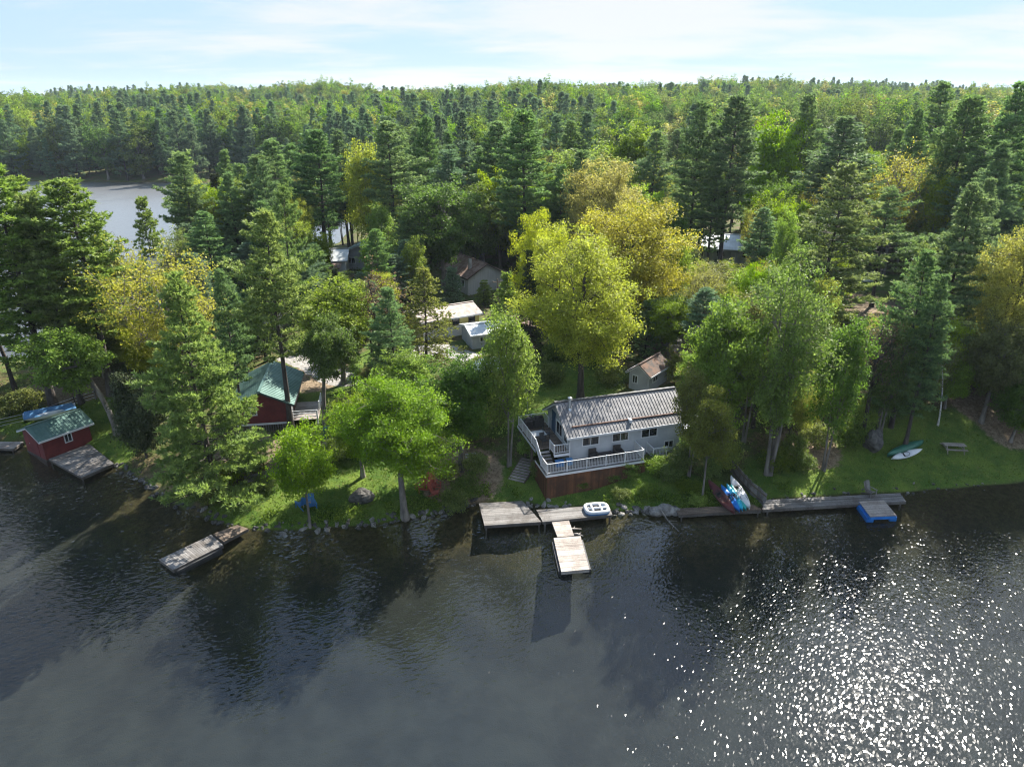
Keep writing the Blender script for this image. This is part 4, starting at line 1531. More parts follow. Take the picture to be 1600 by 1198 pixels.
gz = ground(749, 517)[2]
yx, yy = at(749, 516, gz)
ya = R(30)
yW, yD = 8.0, 5.0
yel = gable_house('yellow_cottage', 'low cottage with yellow upper wall, white lower wall and tan roof', 'cottage', yx - yW * math.cos(ya), yy - yW * math.sin(ya), ya, yW, yD, gz - 0.2, gz + 2.5, 0.75, 'u', 0.4, 'siding_yellow', 'roof_tan', 'white_paint')
mb = MB()
mb.span((-0.03, -0.04, gz - 0.2), (yW + 0.04, -0.004, gz + 1.15))
mb.span((yW + 0.004, 0.0, gz - 0.2), (yW + 0.04, yD, gz + 1.15))
mb.build('white_wainscot', 'white_paint', yel)
for u in (2.0, 4.6, 6.9):
    window_part(yel, 'front', u, gz + 1.75, 0.8, 0.7, yW, yD, mull=0, frame='dark_frame')
window_part(yel, 'right', 2.5, gz + 1.8, 0.8, 0.5, yW, yD, mull=0, frame='dark_frame')

gz = ground(748, 545)[2]
wx_, wy_ = at(738, 546, gz)
wsh = gable_house('white_roofed_shed', 'low shed with white ribbed metal roof in front of the yellow cottage', 'shed', wx_, wy_, R(20), 4.4, 4.6, gz - 0.2, gz + 1.9, 0.55, 'u', 0.3, 'siding_midgrey', 'roof_white', 'white_paint', ribs=0.4)
window_part(wsh, 'front', 1.4, gz + 1.2, 0.7, 0.5, 4.4, 4.6)

gz = ground(552, 420)[2]
ux, uy = at(532, 420, gz)
blue = gable_house('blue_roofed_house', 'house with pale blue-grey metal roof and white gable trim behind the tall pines', 'house', ux, uy, R(-8), 7.5, 9, gz - 0.2, gz + 2.7, 1.7, 'v', 0.5, 'siding_midgrey', 'roof_blue', 'white_paint', ribs=0.5)
window_part(blue, 'front', 2.2, gz + 1.6, 1.3, 1.0, 7.5, 9)
window_part(blue, 'front', 5.2, gz + 1.6, 1.3, 1.0, 7.5, 9)
gz = ground(500, 425)[2]
ux, uy = at(478, 430, gz)
wh2 = gable_house('white_cabin', 'white cabin with small red-brown porch roof at the back lake', 'cabin', ux, uy, R(5), 7, 6, gz - 0.2, gz + 2.6, 1.3, 'u', 0.4, 'white_paint', 'roof_white', 'white_paint')
window_part(wh2, 'front', 2, gz + 1.5, 1.2, 1.0, 7, 6)
window_part(wh2, 'front', 4.6, gz + 1.5, 1.2, 1.0, 7, 6)
mb = MB()
mb.slab((2.6, -0.5, gz + 2.2), (6.4, -0.5, gz + 2.2), (6.4, -2.6, gz + 1.7), (2.6, -2.6, gz + 1.7), 0.1).build('porch_roof', 'roof_brown', wh2)
for u in (2.8, 6.2):
    p = MB()
    p.span((u - .06, -2.5, gz - .2), (u + .06, -2.38, gz + 1.68)).build('porch_post', 'white_paint', wh2)

gz = ground(1130, 405)[2]
ux, uy = at(1098, 408, gz)
wr = gable_house('white_roofed_house', 'house with wide white metal roof under the tallest centre pines', 'house', ux, uy, R(-14), 11, 8, gz - 0.2, gz + 2.6, 1.8, 'u', 0.5, 'siding_grey', 'roof_white', 'white_paint', ribs=0.5)
window_part(wr, 'front', 3, gz + 1.5, 1.3, 1.0, 11, 8)
window_part(wr, 'front', 7.5, gz + 1.5, 1.3, 1.0, 11, 8)
door_part(wr, 'front', 5.3, gz - 0.1, 0.9, 2.0, 11, 8)
gz = ground(378, 530)[2]
ux, uy = at(350, 535, gz)
pk = gable_house('grey_roofed_cottage', 'cottage with pale tan roof half hidden behind the budding oak', 'cottage', ux, uy, R(14), 7, 5, gz - 0.2, gz + 2.4, 1.1, 'u', 0.4, 'siding_midgrey', 'roof_tan', 'white_paint')
window_part(pk, 'front', 2, gz + 1.4, 1.2, 0.9, 7, 5)
window_part(pk, 'front', 5, gz + 1.4, 1.2, 0.9, 7, 5)
gz = ground(822, 530)[2]
ux, uy = at(806, 532, gz)
bs = gable_house('brown_shed', 'dark open shed with rusty brown roof left of the biggest yellow oak', 'shed', ux, uy, R(8), 4.2, 3.6, gz - 0.2, gz + 2.0, 0.6, 'u', 0.4, 'wood_dark', 'roof_brown', 'wood_dark')
door_part(bs, 'front', 2.1, gz - 0.1, 1.8, 1.8, 4.2, 3.6, 'dark_frame')


# ------------------------------------------------------------------ fences and walls
def post_fence(name, label, pix, h, gap, rails, mat_post, mat_rail, rw=0.05, rh=0.05, cat='fence', pw=0.09, zoff=0.0, group=None):
    pts = [ground(*p) for p in pix]
    o = empty(name, pts[0], 0, label, cat, group)
    org = Vector(pts[0])
    for (p, q) in zip(pts[:-1], pts[1:]):
        p, q = Vector(p), Vector(q)
        L = (q - p).length
        n = max(1, int(round(L / gap)))
        prev = None
        for k in range(n + 1):
            c = p.lerp(q, k / n)
            c.z = max(tz(c.x, c.y), -0.3)
            l = c - org
            m = MB()
            m.span((l.x - pw / 2, l.y - pw / 2, l.z - 0.4), (l.x + pw / 2, l.y + pw / 2, l.z + h + 0.08)).build('post', mat_post, o)
            if prev is not None:
                for z in rails:
                    r_ = MB()
                    r_.beam(prev + Vector((0, 0, z)), l + Vector((0, 0, z)), rw, rh).build('rail', mat_rail, o)
            prev = l
    return o


post_fence('wire_fence', 'thin pale rail fence behind the boathouse at the left edge', [(-8, 671), (40, 660), (80, 648), (118, 634), (150, 624)], 1.0, 2.4, (0.25, 0.6, 0.95), 'wood_grey', 'steel', 0.035, 0.035)
post_fence('garden_fence', 'low grey board fence below the red cottage', [(384, 757), (410, 749), (438, 740)], 0.75, 1.8, (0.2, 0.42, 0.66), 'wood_grey', 'wood_grey', 0.05, 0.16)

gp = [ground(1140, 735), ground(1150, 748), ground(1172, 772), ground(1196, 791)]
scr = empty('privacy_fence', gp[0], 0, 'grey-green board privacy fence stepping down to the water behind the kayaks', 'fence')
org = Vector(gp[0])
for (p, q) in zip(gp[:-1], gp[1:]):
    p, q = Vector(p), Vector(q)
    L = math.hypot(q.x - p.x, q.y - p.y)
    n = max(2, int(L / 0.30))
    for k in range(n):
        a, b = p.lerp(q, k / n + 0.012), p.lerp(q, (k + 1) / n - 0.012)
        za, zb_ = tz(a.x, a.y) - org.z, tz(b.x, b.y) - org.z
        m = MB()
        dx, dy = (q.x - p.x) / L, (q.y - p.y) / L
        nxx, nyy = -dy * 0.018, dx * 0.018
        al, bl = a - org, b - org
        hh = 1.25 + random.uniform(-0.05, 0.05)
        m.hexa([(al.x - nxx, al.y - nyy), (bl.x - nxx, bl.y - nyy), (bl.x + nxx, bl.y + nyy), (al.x + nxx, al.y + nyy)], min(za, zb_) - 0.4, [za + hh, zb_ + hh, zb_ + hh, za + hh] if True else 0)
        m.build('board', 'wood_grey', scr)
    for z in (0.35, 1.0):
        m = MB()
        a, b = p - org, q - org
        off = Vector((dy * 0.045, -dx * 0.045, 0))
        m.beam(a + off + Vector((0, 0, tz(p.x, p.y) - p.z + z)), b + off + Vector((0, 0, tz(q.x, q.y) - q.z + z)), 0.05, 0.09).build('rail', 'wood_brown', scr)

# stone wall along the kayak walk and the stone pier
sw = empty('shore_wall', (*at(1120, 800), 0), 0, 'low stone and timber shore wall carrying the kayak walk', 'wall')
a, b = at(1061, 803, 0.2), at(1190, 795.5, 0.2)
o0 = Vector((*at(1120, 800), 0))
n = 9
for k in range(n):
    p, q = Vector((*a, 0)).lerp(Vector((*b, 0)), k / n + 0.004), Vector((*a, 0)).lerp(Vector((*b, 0)), (k + 1) / n - 0.004)
    m = MB()
    m.beam(p - o0 + Vector((0, 0.10, -0.25)), q - o0 + Vector((0, 0.10, -0.25)), 0.3, 0.85).build('wall_block', 'stone_pale' if k % 3 else 'stone_dark', sw)


TREES = []                 # (x, y, radius) of every trunk that stands
NAME = {'lawn_maple': 'maple_tree', 'full_pine': 'pine_tree', 'pine': 'pine_tree', 'tall_pine': 'pine_tree', 'wind_pine': 'pine_tree', 'spruce': 'spruce_tree', 'hemlock': 'hemlock_tree', 'young_pine': 'young_pine_tree',
        'oak': 'oak_tree', 'budding_oak': 'oak_tree', 'bare_tree': 'bare_tree', 'maple': 'maple_tree', 'thin_maple': 'maple_tree', 'poplar': 'poplar_tree',
        'birch': 'birch_tree', 'leaning_tree': 'maple_tree', 'shrub': 'shrub', 'cedar': 'cedar_tree'}


def put_tree(kind, v, x, y, z, H, Wd, label, group=None, leaf=None, rz=None, cat='tree'):
    tm, cm, H0, R0 = PROTO[kind][v % len(PROTO[kind])]
    o = empty(NAME[kind], (x, y, z), random.uniform(0, 6.28) if rz is None else rz, label, cat, group)
    o.scale = (Wd / (2 * R0), Wd / (2 * R0), H / H0)
    for nm, m in (('trunk' if kind != 'shrub' else 'stem', tm), ('crown' if kind != 'shrub' else 'foliage', cm)):
        c = bpy.data.objects.new(nm, m)
        COL.objects.link(c)
        c.parent = o
        if leaf and m is cm:
            c.material_slots[0].link = 'OBJECT'
            c.material_slots[0].material = MATS[leaf]
    TREES.append((x, y, Wd / 2))
    return o


def tree(kind, v, bx, by, ty, wpx, label, leaf=None, rz=None, group=None, cat='tree'):
    """stand a tree on the ground seen at (bx, by), as tall and wide as it measures there"""
    x, y, z = ground(bx, by)
    H = height_at(bx, ty, y) - z
    x *= 1 - 0.5 * (proj(x, y, z + H)[0] - bx) / (bx - 800 + 1e-6) if abs(bx - 800) > 1 else 1      # bx is the middle of the stem
    z = tz(x, y)
    H = height_at(bx, ty, y) - z
    dep = proj(x, y, z + H * 0.6)[2]
    return put_tree(kind, v, x, y, z, H, wpx * dep / FPX, label, group, leaf, rz, cat)


HERO = [
    # left edge
    ('tall_pine', 0, 30, 640, 262, 190, 'tall pine at the far left edge, behind the fence, bare lower trunk', 'needle_light'),
    ('tall_pine', 1, 84, 632, 305, 120, 'pine behind the red boathouse, between two taller pines', 'needle_light'),
    ('tall_pine', 2, 132, 618, 280, 175, 'tall full pine over the boathouse, its crown against the back lake', 'needle_light'),
    ('tall_pine', 3, 62, 606, 276, 130, 'tall pine second from the left edge, in front of the back lake', 'needle_light'),
    ('wind_pine', 0, -18, 610, 330, 150, 'dark pine cut off by the left edge of the view', None),
    ('maple', 2, 178, 560, 360, 80, 'thin leafless-topped pale green tree against the back lake', 'leaf_olive'),
    ('leaning_tree', 0, 163, 680, 497, 120, 'leaning grey trunk beside the boathouse with bright green crown', None, 0.3),
    ('budding_oak', 0, 262, 640, 372, 225, 'wide orange-gold budding oak behind the big waterside pine', None),
    ('full_pine', 0, 303, 780, 425, 225, 'big bushy pine at the water between boathouse and red cottage', None),
    ('cedar', 0, 214, 716, 568, 78, 'dark rounded cedar left of the big waterside pine', 'needle_spruce'),
    ('tall_pine', 3, 432, 672, 328, 135, 'tall pine standing directly before the red cottage', 'needle_light'),
    ('tall_pine', 1, 362, 660, 420, 70, 'slim pine with long bare trunk at the left corner of the red cottage', None),
    ('thin_maple', 0, 474, 824, 660, 112, 'small slender green tree at the water beside the blue chairs', None),
    ('lawn_maple', 0, 625, 808, 560, 215, 'broad bright green maple with pale trunk on the front lawn', None),
    ('maple', 1, 560, 745, 590, 110, 'green maple standing behind the left side of the broad lawn maple', None),
    ('maple', 2, 716, 735, 545, 135, 'green leafy tree between the lawn maple and the grey cottage', 'leaf_green'),
    ('thin_maple', 1, 795, 728, 462, 92, 'tall slender twin-stem tree left of the cottage deck', None),
    ('leaning_tree', 0, 497, 662, 470, 90, 'curved leaning trunk right of the red cottage', 'leaf_green', 2.5),
    ('maple', 2, 528, 600, 425, 130, 'yellow-green open tree beside the gravel road', 'leaf_lime'),
    ('bare_tree', 0, 594, 585, 398, 110, 'dark bare-branched tree between the road and the hemlock', None),
    ('hemlock', 0, 664, 590, 415, 120, 'sparse olive hemlock in front of the yellow cottage', None),
    ('maple', 1, 690, 455, 250, 135, 'large pale green maple left of the brown gabled cabin', 'leaf_green'),
    ('oak', 0, 913, 625, 338, 222, 'biggest yellow oak, rising behind the grey lake cottage', None),
    ('oak', 1, 985, 535, 288, 205, 'orange-tinted oak just behind the biggest yellow oak', 'leaf_gold'),
    ('oak', 1, 938, 460, 225, 150, 'rear yellow oak, farthest of the three yellow crowns', 'leaf_gold'),
    ('oak', 1, 845, 540, 310, 100, 'small yellow oak left of the orange-tinted oak', None),
    ('budding_oak', 1, 1100, 545, 396, 92, 'small round gold oak right of the yellow oaks', None),
    ('maple', 2, 1132, 722, 448, 130, 'bright lime maple right of the grey lake cottage', None),
    ('thin_maple', 0, 1108, 782, 600, 80, 'thin young tree at the kayaks by the water', 'leaf_olive'),
    ('thin_maple', 1, 1086, 745, 560, 66, 'slim olive tree at the right corner of the cottage', 'leaf_olive'),
    ('poplar', 0, 1228, 742, 402, 142, 'massive grey-green poplar right of the lime maple', None),
    ('thin_maple', 1, 1312, 735, 475, 84, 'slender deep green tree at the lawn edge right of the poplar', 'leaf_green'),
    ('thin_maple', 1, 1180, 690, 440, 80, 'slender olive tree between the lime maple and the poplar', 'leaf_olive'),
    ('full_pine', 1, 1425, 665, 395, 150, 'shaded pine over the overturned canoe', 'needle_pine'),
    ('bare_tree', 0, 1372, 690, 470, 90, 'dark twiggy bare tree above the right lawn', None),
    ('birch', 0, 1484, 665, 520, 60, 'white-trunked birch leaning over the right lawn', None),
    ('poplar', 0, 1392, 690, 500, 90, 'small green tree in the shade left of the canoe', 'leaf_green'),
    ('tall_pine', 0, 1446, 702, 430, 90, 'tall leafy-sided pine at the back of the right lawn', 'needle_pine'),
    ('full_pine', 1, 1298, 520, 258, 185, 'broad pine with sweeping tiers above the pale clearing', None),
    ('wind_pine', 1, 1380, 480, 300, 130, 'flat-topped pine beside the pale clearing', 'needle_pine'),
    ('full_pine', 0, 1492, 575, 285, 185, 'wide light pine right of the clearing', 'needle_pine'),
    ('budding_oak', 1, 1400, 430, 218, 115, 'tall orange-gold oak among the pines at the right', None),
    ('oak', 0, 1590, 620, 325, 170, 'yellow oak cut off by the right edge', 'leaf_gold'),
    ('maple', 1, 1560, 660, 470, 110, 'olive tree on the steep bank at the right edge', 'leaf_olive'),
    ('maple', 0, 1595, 690, 580, 90, 'low green tree leaning out at the right end of the shore', 'leaf_green'),
    ('full_pine', 0, 1540, 470, 220, 150, 'dark broad pine behind the yellow oak at the right edge', 'needle_pine'),
    # second row
    ('wind_pine', 0, 300, 430, 236, 135, 'wind-swept pine standing out against the back lake', 'needle_light'),
    ('spruce', 0, 346, 425, 272, 72, 'dark dense spruce right of the wind-swept pine', None),
    ('young_pine', 0, 226, 402, 312, 58, 'small lone pine at the edge of the back lake', None),
    ('tall_pine', 1, 432, 425, 218, 100, 'tall pine left of a pair behind the blue-roofed house', None),
    ('tall_pine', 2, 502, 430, 203, 105, 'tallest pine before the blue-roofed house', None),
    ('thin_maple', 1, 572, 428, 204, 66, 'slender yellow-green tree between tall pines', 'leaf_yellow'),
    ('tall_pine', 3, 612, 432, 190, 115, 'tall dark pine left of the pale green maple', None),
    ('tall_pine', 0, 655, 400, 200, 80, 'slim dark pine behind the pale green maple', None),
    ('maple', 0, 752, 432, 280, 90, 'deep green maple right of the pale green one', 'leaf_green'),
    ('tall_pine', 1, 822, 440, 172, 125, 'massive dark pine left of the yellow oaks', None),
    ('tall_pine', 2, 778, 400, 190, 95, 'dark pine just left of the massive one', None),
    ('maple', 1, 905, 400, 198, 130, 'fresh lime maple behind the rear yellow oak', None),
    ('maple', 2, 985, 380, 178, 115, 'bright lime maple left of the tall centre pines', None),
    ('tall_pine', 3, 1020, 415, 205, 82, 'narrow pine beside the rear yellow oak', None),
    ('tall_pine', 0, 1086, 430, 158, 92, 'tall centre pine with bare lower trunk', None),
    ('tall_pine', 2, 1140, 440, 150, 120, 'tallest centre pine, before the white-roofed house', None),
    ('tall_pine', 1, 1110, 440, 262, 70, 'shorter pine before the left end of the white-roofed house', None),
    ('maple', 0, 1205, 400, 165, 110, 'lime maple right of the tallest centre pine', None),
    ('tall_pine', 1, 1245, 395, 148, 80, 'slim pine right of centre beside a lime maple', None),
    ('tall_pine', 3, 1305, 425, 182, 130, 'full dark pine above the broad sweeping one', None),
    ('tall_pine', 2, 1490, 430, 150, 115, 'tall pine behind the orange-gold oak', None),
    ('tall_pine', 0, 1560, 440, 130, 120, 'tallest pine near the right edge, breaking the skyline', None),
    ('tall_pine', 3, 1452, 360, 128, 90, 'pine on the rise right of centre, breaking the skyline', None),
    ('young_pine', 0, 708, 482, 420, 48, 'small blue-green pine by the door of the brown cabin', 'needle_blue'),
    ('young_pine', 0, 755, 478, 440, 40, 'low young pine below the gable of the brown cabin', 'needle_light'),
    ('young_pine', 0, 795, 520, 428, 58, 'young pine right of the white-roofed shed', 'needle_light'),
    ('young_pine', 0, 1010, 560, 470, 70, 'dark young pine behind the small grey shed', 'needle_pine'),
    ('maple', 1, 1045, 520, 430, 90, 'shaded green tree between the yellow oaks and the small gold oak', 'leaf_green'),
    ('young_pine', 0, 620, 560, 470, 60, 'young pine behind the bare-branched tree', 'needle_pine'),
]
for h in HERO:
    tree(*h)

# ------------------------------------------------------------------ the wood around and behind, tree by tree out to about 200 m
CLEAR = [  # (x0, y0, x1, y1, nearer than) sight lines the photograph keeps open
    (85, 286, 275, 352, 283), (700, 398, 800, 470, 112), (690, 480, 790, 600, 95), (1100, 385, 1128, 402, 150), (1325, 428, 1400, 468, 112), (540, 396, 566, 412, 130),
    (20, 590, 200, 720, 66), (480, 560, 545, 605, 88), (200, 300, 260, 400, 165), (800, 590, 1085, 770, 66), (345, 570, 500, 680, 66), (970, 560, 1050, 620, 75), (30, 470, 110, 530, 90), (1380, 640, 1600, 760, 64), (0, 600, 400, 830, 57)]
BUILT = [(705, 440, 9), (760, 450, 8), (725, 510, 9), (755, 525, 7), (1015, 600, 5), (965, 690, 9), (410, 640, 8), (95, 690, 6), (1135, 395, 11), (550, 410, 9), (770, 580, 5), (500, 585, 6),
         (820, 510, 6), (380, 515, 7), (1350, 445, 9)]
BUILT = [(*ground(px, py)[:2], r) for px, py, r in BUILT]
rg = RS(5)
cand = []
for k in range(24000):
    y = 58 + 195 * rg.uniform() ** 0.75
    x = rg.uniform(-0.82, 0.82) * (y + 8)
    cand.append((x, y))
cand.sort(key=lambda q: q[1])
cx_, cy2 = np.array(cand).T
sd_ = np.minimum(poly_sdf(NEAR, cx_, cy2), poly_sdf(BACK, cx_, cy2))
zs = terrain(cx_, cy2)
MARKS = [  # things one can find, where they stand
    (735, 440, 'the brown gabled cabin'), (720, 505, 'the yellow cottage'), (756, 525, 'the white-roofed shed'), (552, 405, 'the blue-roofed house'), (495, 410, 'the white cabin'),
    (1135, 390, 'the white-roofed house'), (1015, 590, 'the small grey shed'), (970, 660, 'the grey lake cottage'), (410, 630, 'the red cottage'), (95, 680, 'the red boathouse'),
    (913, 600, 'the biggest yellow oak'), (938, 455, 'the rear yellow oak'), (1400, 430, 'the orange-gold oak'), (1590, 615, 'the right-edge yellow oak'),
    (1350, 440, 'the upturned white boat'), (1416, 700, 'the overturned canoe'), (1490, 700, 'the picnic bench'), (1140, 715, 'the lime maple'), (1212, 735, 'the massive grey-green poplar'),
    (262, 640, 'the wide budding oak'), (300, 770, 'the big waterside pine'), (226, 402, 'the lone pine at the back lake'), (346, 425, 'the dark dense spruce'), (690, 455, 'the large pale green maple'),
    (822, 440, 'the massive dark pine'), (1086, 430, 'the tall centre pine'), (1560, 440, 'the tallest right-edge pine'), (1452, 360, 'the skyline pine on the rise'), (625, 800, 'the lawn maple'),
    (594, 585, 'the bare-branched tree'), (664, 590, 'the sparse hemlock'), (820, 520, 'the dark open shed'), (1298, 520, 'the broad sweeping pine'), (1484, 660, 'the white-trunked birch'), (110, 284, 'the moored white boat'),
    (500, 585, 'the gravel road'), (1170, 765, 'the kayaks')]
MARKS = [(*ground(px, py)[:2], nm) for px, py, nm in MARKS]


def relation(x, y, far=26.0):
    """where a tree stands, told by the nearest findable thing"""
    best = min(MARKS, key=lambda m_: (m_[0] - x) ** 2 + ((m_[1] - y) * 0.8) ** 2)
    dx, dy = x - best[0], y - best[1]
    d = math.hypot(dx, dy)
    if d > far:          # deep in the wood: the findable thing in line with it
        best = min(MARKS, key=lambda m_: abs(m_[0] / m_[1] - x / y) + (0.2 if m_[1] > y else 0))
        return ('far behind ' if y > 200 else 'well behind ') + best[2]
    lat = dx - best[0] * dy / best[1]
    side = 'left of' if lat < 0 else 'right of'
    if abs(lat) < 0.7 * abs(dy):
        w = 'behind' if dy > 0 else 'in front of'
        return ('close ' if d < 9 else '') + w + ' ' + best[2]
    w = ', a little behind' if dy > 4 else (', a little nearer' if dy < -4 else '')
    return ('just ' if d < 9 else '') + side + ' ' + best[2] + w


def grouped(lk, rel):
    if len((lk + ' ' + rel).replace('-', ' ').split()) > 15:
        rel = rel.split(',')[0]
    return lk + ' ' + rel, lk.replace('tree', 'trees').replace('pine', 'pines').replace('oak', 'oaks').replace('spruce', 'spruces').replace('shrub', 'shrubs') + ' ' + rel


SHRUBS = [(712, 800, 40, 46), (728, 775, 46, 40), (745, 740, 40, 36), (700, 745, 34, 30), (842, 745, 30, 30), (828, 715, 36, 44), (838, 690, 34, 40), (822, 676, 30, 34),
          (905, 760, 30, 18), (950, 748, 34, 20), (985, 742, 30, 22), (1025, 735, 40, 30), (1045, 752, 36, 30), (1062, 735, 44, 50), (1085, 720, 44, 50), (1105, 745, 40, 44),
          (1130, 735, 46, 54), (1075, 770, 34, 28), (1010, 775, 30, 22), (970, 778, 26, 20), (1090, 790, 24, 20), (1215, 735, 44, 46), (1238, 722, 40, 50), (1255, 735, 34, 34),
          (1320, 700, 46, 50), (1275, 700, 46, 48), (1345, 680, 44, 60), (1395, 640, 50, 60), (1520, 610, 50, 50), (1555, 600, 50, 60), (1590, 640, 60, 60), (45, 640, 50, 40),
          (15, 650, 50, 34), (395, 735, 40, 30), (355, 760, 44, 40), (330, 785, 40, 34), (380, 780, 36, 26), (415, 765, 36, 26), (530, 720, 44, 40), (565, 700, 46, 50),
          (600, 690, 50, 50), (650, 700, 50, 46), (680, 690, 44, 44), (700, 660, 50, 50), (665, 645, 46, 50), (740, 690, 44, 50), (775, 670, 40, 50), (540, 650, 40, 40),
          (470, 700, 40, 36), (760, 620, 50, 40), (720, 610, 50, 40), (810, 630, 40, 40), (860, 600, 40, 34), (950, 600, 40, 40), (640, 610, 50, 50), (1085, 690, 36, 36),
          (570, 610, 40, 36), (870, 560, 46, 40), (1060, 600, 40, 50), (1340, 560, 60, 60), (1300, 640, 56, 60), (1250, 660, 50, 50), (1500, 560, 50, 50)]
for i, (px, py, w, h) in enumerate(SHRUBS):
    x, y, z = ground(px, py)
    dep = proj(x, y, z)[2]
    lf = random.choice([None, None, None, 'leaf_lime', 'leaf_olive', 'leaf_green'])
    if i in (40,):
        lf = 'leaf_rust'
    put_tree('shrub', i, x, y, z - 0.05, h * dep / FPX * 1.1, w * dep / FPX * 1.15, *grouped({None: 'leafy green shrub', 'leaf_lime': 'bright green shrub', 'leaf_olive': 'olive shrub', 'leaf_green': 'dark green shrub', 'leaf_rust': 'reddish brown shrub'}[lf], relation(x, y)), lf, cat='shrub')

LOOK = {'tall_pine': 'tall dark green pine', 'pine': 'bushy mid green pine', 'wind_pine': 'uneven dark pine', 'spruce': 'dark narrow spruce', 'maple': 'bright green broadleaf tree',
        'oak': 'yellow-leaved oak', 'budding_oak': 'gold budding oak', 'poplar': 'grey-green poplar', 'thin_maple': 'slender light green tree'}
nfill = {}
HMAX = 330
lawn_c = patches(LAWNS, cx_, cy2)
for (x, y), dsh, z, lw in zip(cand, sd_, zs, lawn_c):
    if dsh < 1.8 or sum(nfill.values()) >= 585:
        continue
    conif = rg.uniform() < (0.46 if x < 0.05 * y else 0.28) + 0.2 * math.sin(x * 0.045 + y * 0.03)
    if conif:
        kind = rg.choice(['tall_pine', 'tall_pine', 'tall_pine', 'pine', 'wind_pine', 'spruce'], p=[.3, .25, .2, .13, .07, .05])
        H, W = rg.uniform(18, 26), rg.uniform(7.2, 10.8)
        if kind == 'spruce':
            H, W = rg.uniform(14, 19), 5
    else:
        kind = rg.choice(['maple', 'oak', 'budding_oak', 'poplar', 'thin_maple'], p=[.58, .13, .09, .12, .08])
        H, W = rg.uniform(13, 19), rg.uniform(7, 10.5)
        if kind == 'thin_maple':
            W = 5
    if y < 112:
        q_ = rg.uniform(0.34, 0.8)
        H *= q_
        W *= 0.35 + 0.62 * q_
    if lw > 0.55 and y < 100 and rg.uniform() < 0.8:
        continue
    if any((x - a) ** 2 + (y - b) ** 2 < (r + 0.30 * W) ** 2 for a, b, r in BUILT):
        continue
    if any((x - a) ** 2 + (y - b) ** 2 < (0.50 * (r + W / 2)) ** 2 for a, b, r in TREES if r > 1.2):
        continue
    bx, by, dep = proj(x, y, z)
    tx, ty, dp2 = proj(x, y, z + H)
    hw = W / 2 * FPX / dp2
    if bx + hw < -60 or bx - hw > 1660:
        continue
    if any(bx + hw > a and bx - hw < c and by > b and ty < d and y < yl for a, b, c, d, yl in CLEAR):
        continue
    lf = None
    u = rg.uniform()
    if kind == 'maple':
        lf = 'leaf_green' if u < 0.24 else ('leaf_olive' if u < 0.32 else None)
    elif kind in ('tall_pine', 'pine'):
        lf = 'needle_blue' if u < 0.25 else 'needle_pine'
    lk = LOOK[kind]
    if lf == 'leaf_green':
        lk = 'deep green broadleaf tree'
    elif lf == 'leaf_olive':
        lk = 'olive green broadleaf tree'
    small = H < 11
    if small:
        lk = 'small ' + lk.replace('tall ', '')
    lb_, gp_ = grouped(lk, relation(x, y))
    put_tree(kind, int(rg.randint(9)), x, y, z, H, W, lb_, gp_, lf)
    nfill[kind] = nfill.get(kind, 0) + 1
print('individual trees', nfill, sum(nfill.values()), 'hero', len(HERO))

# ------------------------------------------------------------------ the far wood: one mass
src = bpy.data.collections.new('far_wood_kinds')
k = 0
for kd in ('far_conifer', 'far_broadleaf'):
    for me_, _, H0, R0 in PROTO[kd]:
        o = bpy.data.objects.new('far_tree_kind_%d' % k, me_)
        src.objects.link(o)
        k += 1
rg = RS(9)
n = 34000
Y = 215 + (900 - 215) * rg.uniform(size=n) ** 0.62
X = rg.uniform(-0.85, 0.85, n) * (Y + 10)
sdv = np.minimum(poly_sdf(NEAR, X, Y), poly_sdf(BACK, X, Y))
ok = sdv > 0.9
X, Y = X[ok], Y[ok]
cell = {}
sel = []
TR = [(a, b, r) for a, b, r in TREES if b > 195]
for i in range(len(X)):
    cs = 6.6
    key = (int(X[i] // cs), int(Y[i] // cs))
    if key in cell:
        continue
    if Y[i] < 262 and any((X[i] - a) ** 2 + (Y[i] - b) ** 2 < 26 for a, b, r in TR):
        continue
    cell[key] = 1
    sel.append(i)
X, Y = X[sel], Y[sel]
Z = terrain(X, Y)
m = len(X)
grove = wob(X, Y, 0.020, 0.7) + 0.5 * wob(X, Y, 0.06, 2.0) + rg.normal(0, 0.38, m)
shore = np.minimum(poly_sdf(BACK, X, Y), 60) < 34
con = (grove > np.where(Y > 600, 0.45, np.where((X < -20) & (Y < 480), 0.6, 1.05))) | (shore & (rg.uniform(size=m) < 0.68))
idx = np.where(con, rg.randint(0, 4, m), 4 + rg.choice(7, m, p=[.20, .24, .12, .05, .22, .05, .12]))
scl = np.where(con, rg.uniform(0.65, 1.2, m), rg.uniform(0.75, 1.3, m))
print('far wood', m)
me = bpy.data.meshes.new('far_wood')
me.vertices.add(m)
me.vertices.foreach_set('co', np.stack([X, Y, Z], 1).astype(np.float32).ravel())
for nm, ty_, val in (('kind_index', 'INT', idx), ('size', 'FLOAT', scl), ('turn', 'FLOAT', rg.uniform(0, 6.28, m))):
    a = me.attributes.new(nm, ty_, 'POINT')
    a.data.foreach_set('value', val.astype(np.int32 if ty_ == 'INT' else np.float32))
far = bpy.data.objects.new('far_wood', me)
COL.objects.link(far)
tag(far, 'mixed pine and broadleaf wood covering the far hills to the skyline', kind='stuff')
ng = bpy.data.node_groups.new('far_wood', 'GeometryNodeTree')
ng.interface.new_socket('Geometry', in_out='INPUT', socket_type='NodeSocketGeometry')
ng.interface.new_socket('Geometry', in_out='OUTPUT', socket_type='NodeSocketGeometry')
N_, L_ = ng.nodes, ng.links
gi, go = N_.new('NodeGroupInput'), N_.new('NodeGroupOutput')
ip = N_.new('GeometryNodeInstanceOnPoints')
ci = N_.new('GeometryNodeCollectionInfo')
ci.inputs['Collection'].default_value = src
ci.inputs['Separate Children'].default_value = True
ci.inputs['Reset Children'].default_value = True


